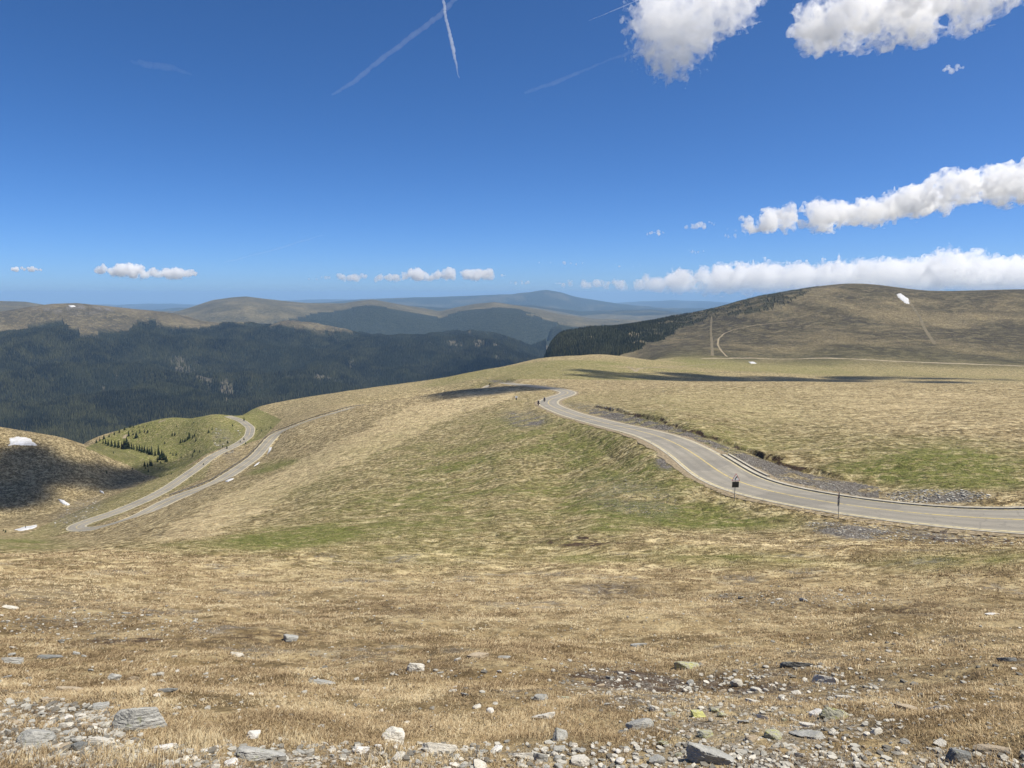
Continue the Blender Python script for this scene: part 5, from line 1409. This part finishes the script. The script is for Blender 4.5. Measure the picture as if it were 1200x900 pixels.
def cloud_material(name, dens, col=(1, 1, 1), aniso=0.25, grain=0.0):
    nt = NT(name)
    dd = dens
    if grain:
        P = nt.n('TexCoord').outputs['Object']
        n_ = nt.noise(P, 5.5 / grain, 6, 0.68, 0.3)
        dd = nt.math('MULTIPLY', nt.ramp(n_, 0.38, 0.60), dens * 1.9)
    v = nt.n('VolumePrincipled', {'Color': (*col, 1), 'Density': dd, 'Anisotropy': aniso})
    m = nt.done(None, v.outputs[0]); 
    return m
CLOUD_SEED = [0]
def cloud(cx, cy, cz, L, Wd, H, puffs, label, od=14.0, seed=1, res=90, rough=0.55, flat=0.35, rot=0.0, group='clouds', name='cloud', mat_col=(1, 1, 1), lumps=1.0, spine=None, grain=0.0):
    g = np.random.default_rng(seed)
    n = puffs
    if spine is None:
        u = g.uniform(-0.85, 0.85, n); hh = 1 - 0.75 * np.abs(u) ** 2.0
    else:                                                  # (position along, base, top) of the silhouette
        su = [q[0] for q in spine]
        u = g.uniform(su[0], su[-1], n)
    if spine is None:
        v = g.uniform(-0.6, 0.6, n); w_ = g.uniform(-0.55, 0.25, n) * hh; rr = g.uniform(0.18, 0.5, n) * (0.35 + 0.65 * hh)
        w_ = np.minimum(w_, 0.95 - rr)
    else:
        b, tp = np.interp(u, su, [q[1] for q in spine]), np.interp(u, su, [q[2] for q in spine])
        rr = (tp - b) * g.uniform(0.16, 0.5, n); v = g.uniform(-0.6, 0.6, n)
        w_ = b + rr * 0.75 + (tp - b - 1.75 * rr) * g.uniform(0, 1, n) ** 0.8
    nx = res; ny = max(18, int(res * Wd / L)); nz = max(14, int(res * H / L)); ny = min(ny, 70)
    ax, ay, az_ = np.linspace(-1.25, 1.25, nx), np.linspace(-1.3, 1.3, ny), np.linspace(-1.25, 1.25, nz)
    X, Y, Z = np.meshgrid(ax, ay, az_, indexing='ij')
    Xm, Ym, Zm = X * L / 2, Y * Wd / 2, Z * H / 2
    hs = H / 2
    D = np.full(X.shape, -9.0)
    for k in range(n):                                     # puffs are round in metres
        rad = rr[k] * hs
        q = np.sqrt((Xm - u[k] * L / 2) ** 2 + (Ym - v[k] * Wd / 2) ** 2 + ((Zm - w_[k] * hs)) ** 2)
        D = np.maximum(D, 1 - q / (rad * (1.0 + 0.9 * lumps * 0)))
    s = 2.6 / hs
    f1 = fbm3(Xm * s + seed * 9.1, Ym * s, Zm * s, 11, 3, 0.55)
    billow = 0.30 - np.abs(2 * f1 - 1) * 1.6
    f2 = fbm3(Xm * s * 3.3 + seed * 5.1, Ym * s * 3.3, Zm * s * 3.3, 17, 4, 0.65) - 0.5
    D = D - (0.10 + (0.26 if H < 400 or seed not in (14, 17) else 0.16) * rough) + rough * (1.0 * billow + 1.15 * f2)
    if spine is None and flat:
        D = D - 2.5 * np.clip(-0.55 - Z, 0, 1)
    for a in (X, ):
        pass
    D[0] = D[-1] = -1; D[:, 0] = D[:, -1] = -1; D[:, :, 0] = D[:, :, -1] = -1
    if D.max() <= 0: return
    V, Fq = surface_nets(D, (ax[0] * L / 2, ay[0] * Wd / 2, az_[0] * H / 2), ((ax[1] - ax[0]) * L / 2, (ay[1] - ay[0]) * Wd / 2, (az_[1] - az_[0]) * H / 2))
    o = link(name, np_mesh(name, V, Fq, True), cloud_material(name + '_vapour', od / H, mat_col, 0.25, H * grain))
    o.location = (cx, cy, cz); o.rotation_euler = (0, 0, rot)
    tag(o, label, 'cloud', group)
    return o
def sky_point(px, py, r):
    x, y, z = ray(px, py); n = math.hypot(x, y)
    return x / n * r, y / n * r, z / n * r
def sky_cloud(px, py, wpx, hpx, r, label, dep=0.7, **kw):
    x, y, z = sky_point(px, py, r)
    d = y * CA - z * SA
    s = d / F
    return cloud(x, y, z, wpx * s, wpx * s * dep, hpx * s / math.cos(math.atan2(z, math.hypot(x, y))), kw.pop('puffs', 40), label, rot=-math.atan2(x, y), **kw)
def sp(pts, cx, w, cy, h):                                 # silhouette read off the photo -> unit spine
    return [((px - cx) / (w / 2), (cy - b) / (h / 2), (cy - t) / (h / 2)) for px, t, b in pts]
G = 'cumulus clouds'
sky_cloud(822, 28, 150, 110, 2600, 'ragged white cloud cut by the top of the sky, narrower of the two highest', 0.8, seed=11, res=120, puffs=60, od=4, rough=1.15,
          spine=sp([(766, -20, 32), (780, -30, 66), (792, -30, 80), (803, -30, 70), (825, -30, 52), (848, -25, 44), (878, -20, 30)], 822, 150, 28, 110), grain=0.5)
sky_cloud(1085, 2, 300, 100, 2700, 'long white cloud cut by the top of the sky, wider of the two highest', 0.6, seed=12, res=150, puffs=90, od=5, rough=0.95,
          spine=sp([(940, -5, 24), (965, -22, 42), (1000, -35, 46), (1050, -40, 42), (1100, -40, 38), (1150, -40, 28), (1190, -35, 10), (1235, -30, -6)], 1085, 300, 2, 100), grain=0.5)
sky_cloud(1065, 235, 420, 90, 6500, 'long grey-bottomed cumulus rising to one side above the bare hill', 0.45, seed=13, res=190, puffs=170, od=8, rough=1.0,
          spine=sp([(866, 258, 266), (890, 240, 268), (920, 228, 270), (950, 226, 270), (990, 228, 269), (1030, 224, 262), (1060, 218, 256), (1090, 204, 254), (1130, 198, 254), (1170, 197, 250), (1210, 194, 247), (1262, 196, 240)], 1065, 420, 235, 90), grain=0.4)
sky_cloud(965, 318, 700, 70, 17000, 'long bank of white cumulus along the horizon behind the bare hill', 0.25, seed=14, res=260, puffs=330, od=5.5, rough=1.15,
          spine=sp([(640, 328, 336), (680, 324, 338), (740, 322, 342), (780, 316, 345), (810, 306, 345), (850, 304, 345), (900, 302, 345), (960, 303, 345), (1010, 300, 345), (1050, 300, 345), (1100, 291, 345), (1140, 299, 345), (1200, 298, 345), (1290, 298, 345)], 965, 700, 318, 70), grain=0.35)
sky_cloud(171, 317, 112, 28, 13000, 'compact flat-bottomed white cumulus over the dark forested mountain', 0.6, seed=15, res=110, puffs=60, od=7, rough=0.9,
          spine=sp([(118, 312, 324), (130, 307, 326), (155, 306, 328), (180, 311, 328), (205, 311, 328), (226, 314, 326)], 171, 112, 317, 28))
sky_cloud(31, 315, 32, 11, 13000, 'smallest white puff low over the far hills at the end of the sky', 0.6, seed=16, res=60, puffs=18, od=6, rough=0.4,
          spine=sp([(16, 313, 318), (25, 310.5, 319.5), (38, 311, 319), (46, 314, 318)], 31, 32, 315, 11))
sky_cloud(478, 321, 230, 24, 15000, 'thin ragged line of low white clouds over the blue distance', 0.4, seed=17, res=170, puffs=120, od=4, rough=0.9,
          spine=sp([(362, 325, 329), (390, 321, 329), (405, 319, 330), (440, 321, 331), (470, 318, 330), (485, 311, 330), (505, 318, 330), (525, 311, 329), (545, 313, 331), (580, 313, 328), (592, 319, 325)], 478, 230, 321, 24))
for px, py, wp, hp, sd_, lb in [(768, 272.5, 18, 9, 31, 'tiny white puff drifting alone under the open blue'), (818, 263, 34, 13, 32, 'small dim greyish puff near the point of the long cumulus'), (859, 276, 30, 8, 33, 'thin little wisp just under the point of the long cumulus'),
                                (660, 307, 50, 9, 34, 'faint flat wisp above the start of the horizon bank'), (728, 310, 40, 7, 35, 'faint narrow wisp above the middle of the horizon bank'), (814, 294, 22, 6, 36, 'faint scrap between the long cumulus and the horizon bank'),
                                (1117, 79, 18, 12, 37, 'wispy faint scrap under the wide top cloud'), (612, 330, 26, 9, 38, 'small low scrap beside the blue peak')]:
    sky_cloud(px, py, wp * 1.35, hp * 1.45, 9000 if py < 300 else 14000, lb, 0.6, seed=sd_, res=48, puffs=14, od=2.2 if hp > 8 else 1.2, rough=0.6, flat=0)

# clouds overhead, out of the picture: they throw the shadows that lie on the land
SUNV = (math.sin(SUN_AZ) * math.cos(SUN_EL), math.cos(SUN_AZ) * math.cos(SUN_EL), math.sin(SUN_EL))
def overhead(a, b, Wd, H, seed, label, up=950.0, od=5.0, rough=0.5):
    A, B = (np.array([r * math.sin(float(azt(px, 450)[0])), r * math.cos(float(azt(px, 450)[0]))]) for px, r in (a, b))
    m = (A + B) / 2; gz = float(height(m[:1], m[1:])[0]); k = (up - gz) / SUNV[2]
    L = float(np.hypot(*(B - A)))
    cloud(m[0] + SUNV[0] * k, m[1] + SUNV[1] * k, up, L, Wd, H, 90, label, od=od, seed=seed, res=90, rough=rough, rot=math.atan2(B[1] - A[1], B[0] - A[0]), group='clouds overhead',
          spine=[(-0.95, -0.5, 0.1), (-0.6, -0.8, 0.7), (0, -0.8, 0.85), (0.6, -0.8, 0.6), (0.95, -0.4, 0.2)])
overhead((-330, 392), (235, 428), 76, 56, 51, 'cloud overhead that shades the brown spur', rough=0.5)
overhead((505, 350), (640, 371), 52, 40, 53, 'small cloud overhead that shades the crest by the far bend', rough=0.6)
overhead((610, 470), (1150, 760), 165, 95, 52, 'long cloud overhead that shades the saddle behind the plateau', rough=0.5)

# ------------------------------------------------------------------ vapour trails
def trail(pts, r, label, od, seed):
    W = np.array([sky_point(px, py, r) for px, py, w_ in pts]); d0 = (W[:, 1] * CA - W[:, 2] * SA) / F
    Wr = np.array([q[2] for q in pts]) * d0 / 2
    t = np.linspace(0, len(pts) - 1, 90); C = np.stack([np.interp(t, np.arange(len(pts)), W[:, k]) for k in range(3)], 1)
    rad = np.interp(t, np.arange(len(pts)), Wr) * 0.62 * (0.75 + 0.5 * fbm2(t * 9.0, t * 0 + seed, 3, 3))
    wob = np.stack([fbm2(t * 2.6, t * 0 + seed + k * 5.0, 9, 3) - 0.5 for k in range(3)], 1) * Wr.mean() * 0.9
    C = C + wob
    T = np.gradient(C, axis=0); T /= np.linalg.norm(T, axis=1)[:, None]
    A = np.cross(T, [0, 0, 1.0]); A /= np.linalg.norm(A, axis=1)[:, None]; B = np.cross(T, A)
    m = 14; th = np.arange(m) * 2 * math.pi / m
    rj = rad[:, None] * (0.75 + 0.5 * fbm2(t[:, None] * 12 + th[None] * 0.9, th[None] * 2 + t[:, None] * 0, 13 + seed, 3))
    V = C[:, None] + (A[:, None] * np.cos(th)[None, :, None] + B[:, None] * np.sin(th)[None, :, None]) * rj[..., None]
    n = len(t); i = np.arange(n - 1)[:, None] * m; j = np.arange(m)[None]
    Fq = np.stack([i + j, i + m + j, i + m + (j + 1) % m, i + (j + 1) % m], -1).reshape(-1, 4)
    Fq = Fq[:, ::-1]
    V = np.concatenate([V.reshape(-1, 3), C[:1], C[-1:]]); k = n * m; jj = np.arange(m)
    caps = np.concatenate([np.stack([(jj + 1) % m, jj, np.full(m, k)], 1), np.stack([jj + (n - 1) * m, (jj + 1) % m + (n - 1) * m, np.full(m, k + 1)], 1)])
    _e1 = V[Fq[:, 1]] - V[Fq[:, 0]]; _e2 = V[Fq[:, 2]] - V[Fq[:, 0]]; _o = V[Fq[:, 0]] - C[np.minimum(Fq.min(1) // m, n - 1)]
    if (np.cross(_e1, _e2) * _o).sum(1).mean() < 0: Fq, caps = Fq[:, ::-1], caps[:, ::-1]
    o = link('vapour_trail', np_mesh('vapour_trail', V, [Fq, caps], True), cloud_material('trail_vapour', od / (Wr.mean() * 2)))
    tag(o, label, 'vapour trail', 'vapour trails')
trail([(519, -8, 5), (521, 12, 6), (526, 34, 6), (530, 55, 7), (535, 78, 4), (538, 92, 1.5)], 24000, 'bright thick vapour trail dropping almost straight down', 0.75, 1)
trail([(540, -8, 9), (515, 18, 10), (480, 45, 10), (440, 75, 9), (412, 97, 8), (388, 112, 4)], 24500, 'broad faded vapour trail slanting under the bright one', 0.16, 2)
trail([(756, -4, 2.2), (725, 10, 2.2), (690, 24, 1.2)], 23000, 'short hair-thin vapour trail near the ragged cloud', 0.3, 3)
trail([(775, 44, 9), (745, 60, 8), (715, 70, 4), (680, 84, 6), (645, 98, 8), (615, 110, 5)], 25000, 'patchy dissolving vapour trail leading to the ragged cloud', 0.08, 4)
trail([(152, 70, 3), (170, 76, 14), (195, 78, 12), (225, 86, 4)], 25500, 'faint cottony streak of high vapour in the deep blue', 0.05, 5)
trail([(378, 276, 2), (355, 282, 4), (325, 292, 4), (280, 303, 4), (262, 308, 2)], 38000, 'faint low streak of vapour over the far dome', 0.08, 6)

# ------------------------------------------------------------------ air
def haze():
    lo = float(GZ.min()) - 1.0; top = float(max(GZ.max(), 20) + 14.0)
    bm = bmesh.new(); box(bm, (0, 0, (lo + top) / 2), (60600, 60600, top - lo))
    nt = NT('mountain_air')
    v = nt.n('VolumePrincipled', {'Color': (0.39, 0.655, 1.0, 1), 'Density': HAZE_D, 'Anisotropy': 0.0})
    o = bm_obj('haze', bm, nt.done(None, v.outputs[0]))
    tag(o, 'bluish mountain air fading the far ranges', 'haze', kind='stuff')
HAZE_D = 5.4e-5
haze()

# ------------------------------------------------------------------ camera, sky, sun, look

cam = bpy.data.cameras.new('camera'); co = bpy.data.objects.new('camera', cam); COL.objects.link(co)
cam.sensor_fit = 'HORIZONTAL'; cam.sensor_width = 36.0; cam.lens = 36.0 * F / 1200.0
cam.clip_start, cam.clip_end = 0.1, 200000
co.location = (0, 0, 0); co.rotation_euler = (R(90) - PITCH, 0, 0)
SC.camera = co
sd = Vector((math.sin(SUN_AZ) * math.cos(SUN_EL), math.cos(SUN_AZ) * math.cos(SUN_EL), math.sin(SUN_EL)))
sl = bpy.data.lights.new('sun', 'SUN'); sl.energy = 3.6; sl.angle = R(0.53); sl.color = (1.0, 0.935, 0.815)
so = bpy.data.objects.new('sun', sl); COL.objects.link(so)
so.rotation_euler = sd.to_track_quat('Z', 'Y').to_euler()
w = bpy.data.worlds.new('World'); SC.world = w; w.use_nodes = True
t = w.node_tree
sky = t.nodes.new('ShaderNodeTexSky'); sky.sky_type = 'NISHITA'; sky.sun_disc = False
sky.sun_elevation = SUN_EL; sky.sun_rotation = SUN_AZ
sky.altitude = 2100; sky.air_density = 0.6; sky.dust_density = 3.0; sky.ozone_density = 10.0
bg = t.nodes['Background']; bg.inputs['Strength'].default_value = 0.08
hs = t.nodes.new('ShaderNodeHueSaturation'); hs.inputs['Saturation'].default_value = 1.1; hs.inputs['Value'].default_value = 1.0
t.links.new(sky.outputs[0], hs.inputs['Color']); t.links.new(hs.outputs[0], bg.inputs['Color'])
vs = SC.view_settings
vs.view_transform = 'Standard'; vs.look = 'None'; vs.exposure = 0.92; vs.gamma = 1.0; vs.use_curve_mapping = False
cy = SC.cycles
cy.max_bounces = 32; cy.diffuse_bounces = 3; cy.glossy_bounces = 2; cy.transmission_bounces = 4; cy.volume_bounces = 24; cy.transparent_max_bounces = 24
cy.use_denoising = True; cy.use_adaptive_sampling = True; cy.adaptive_threshold = 0.012
cy.caustics_reflective = cy.caustics_refractive = False
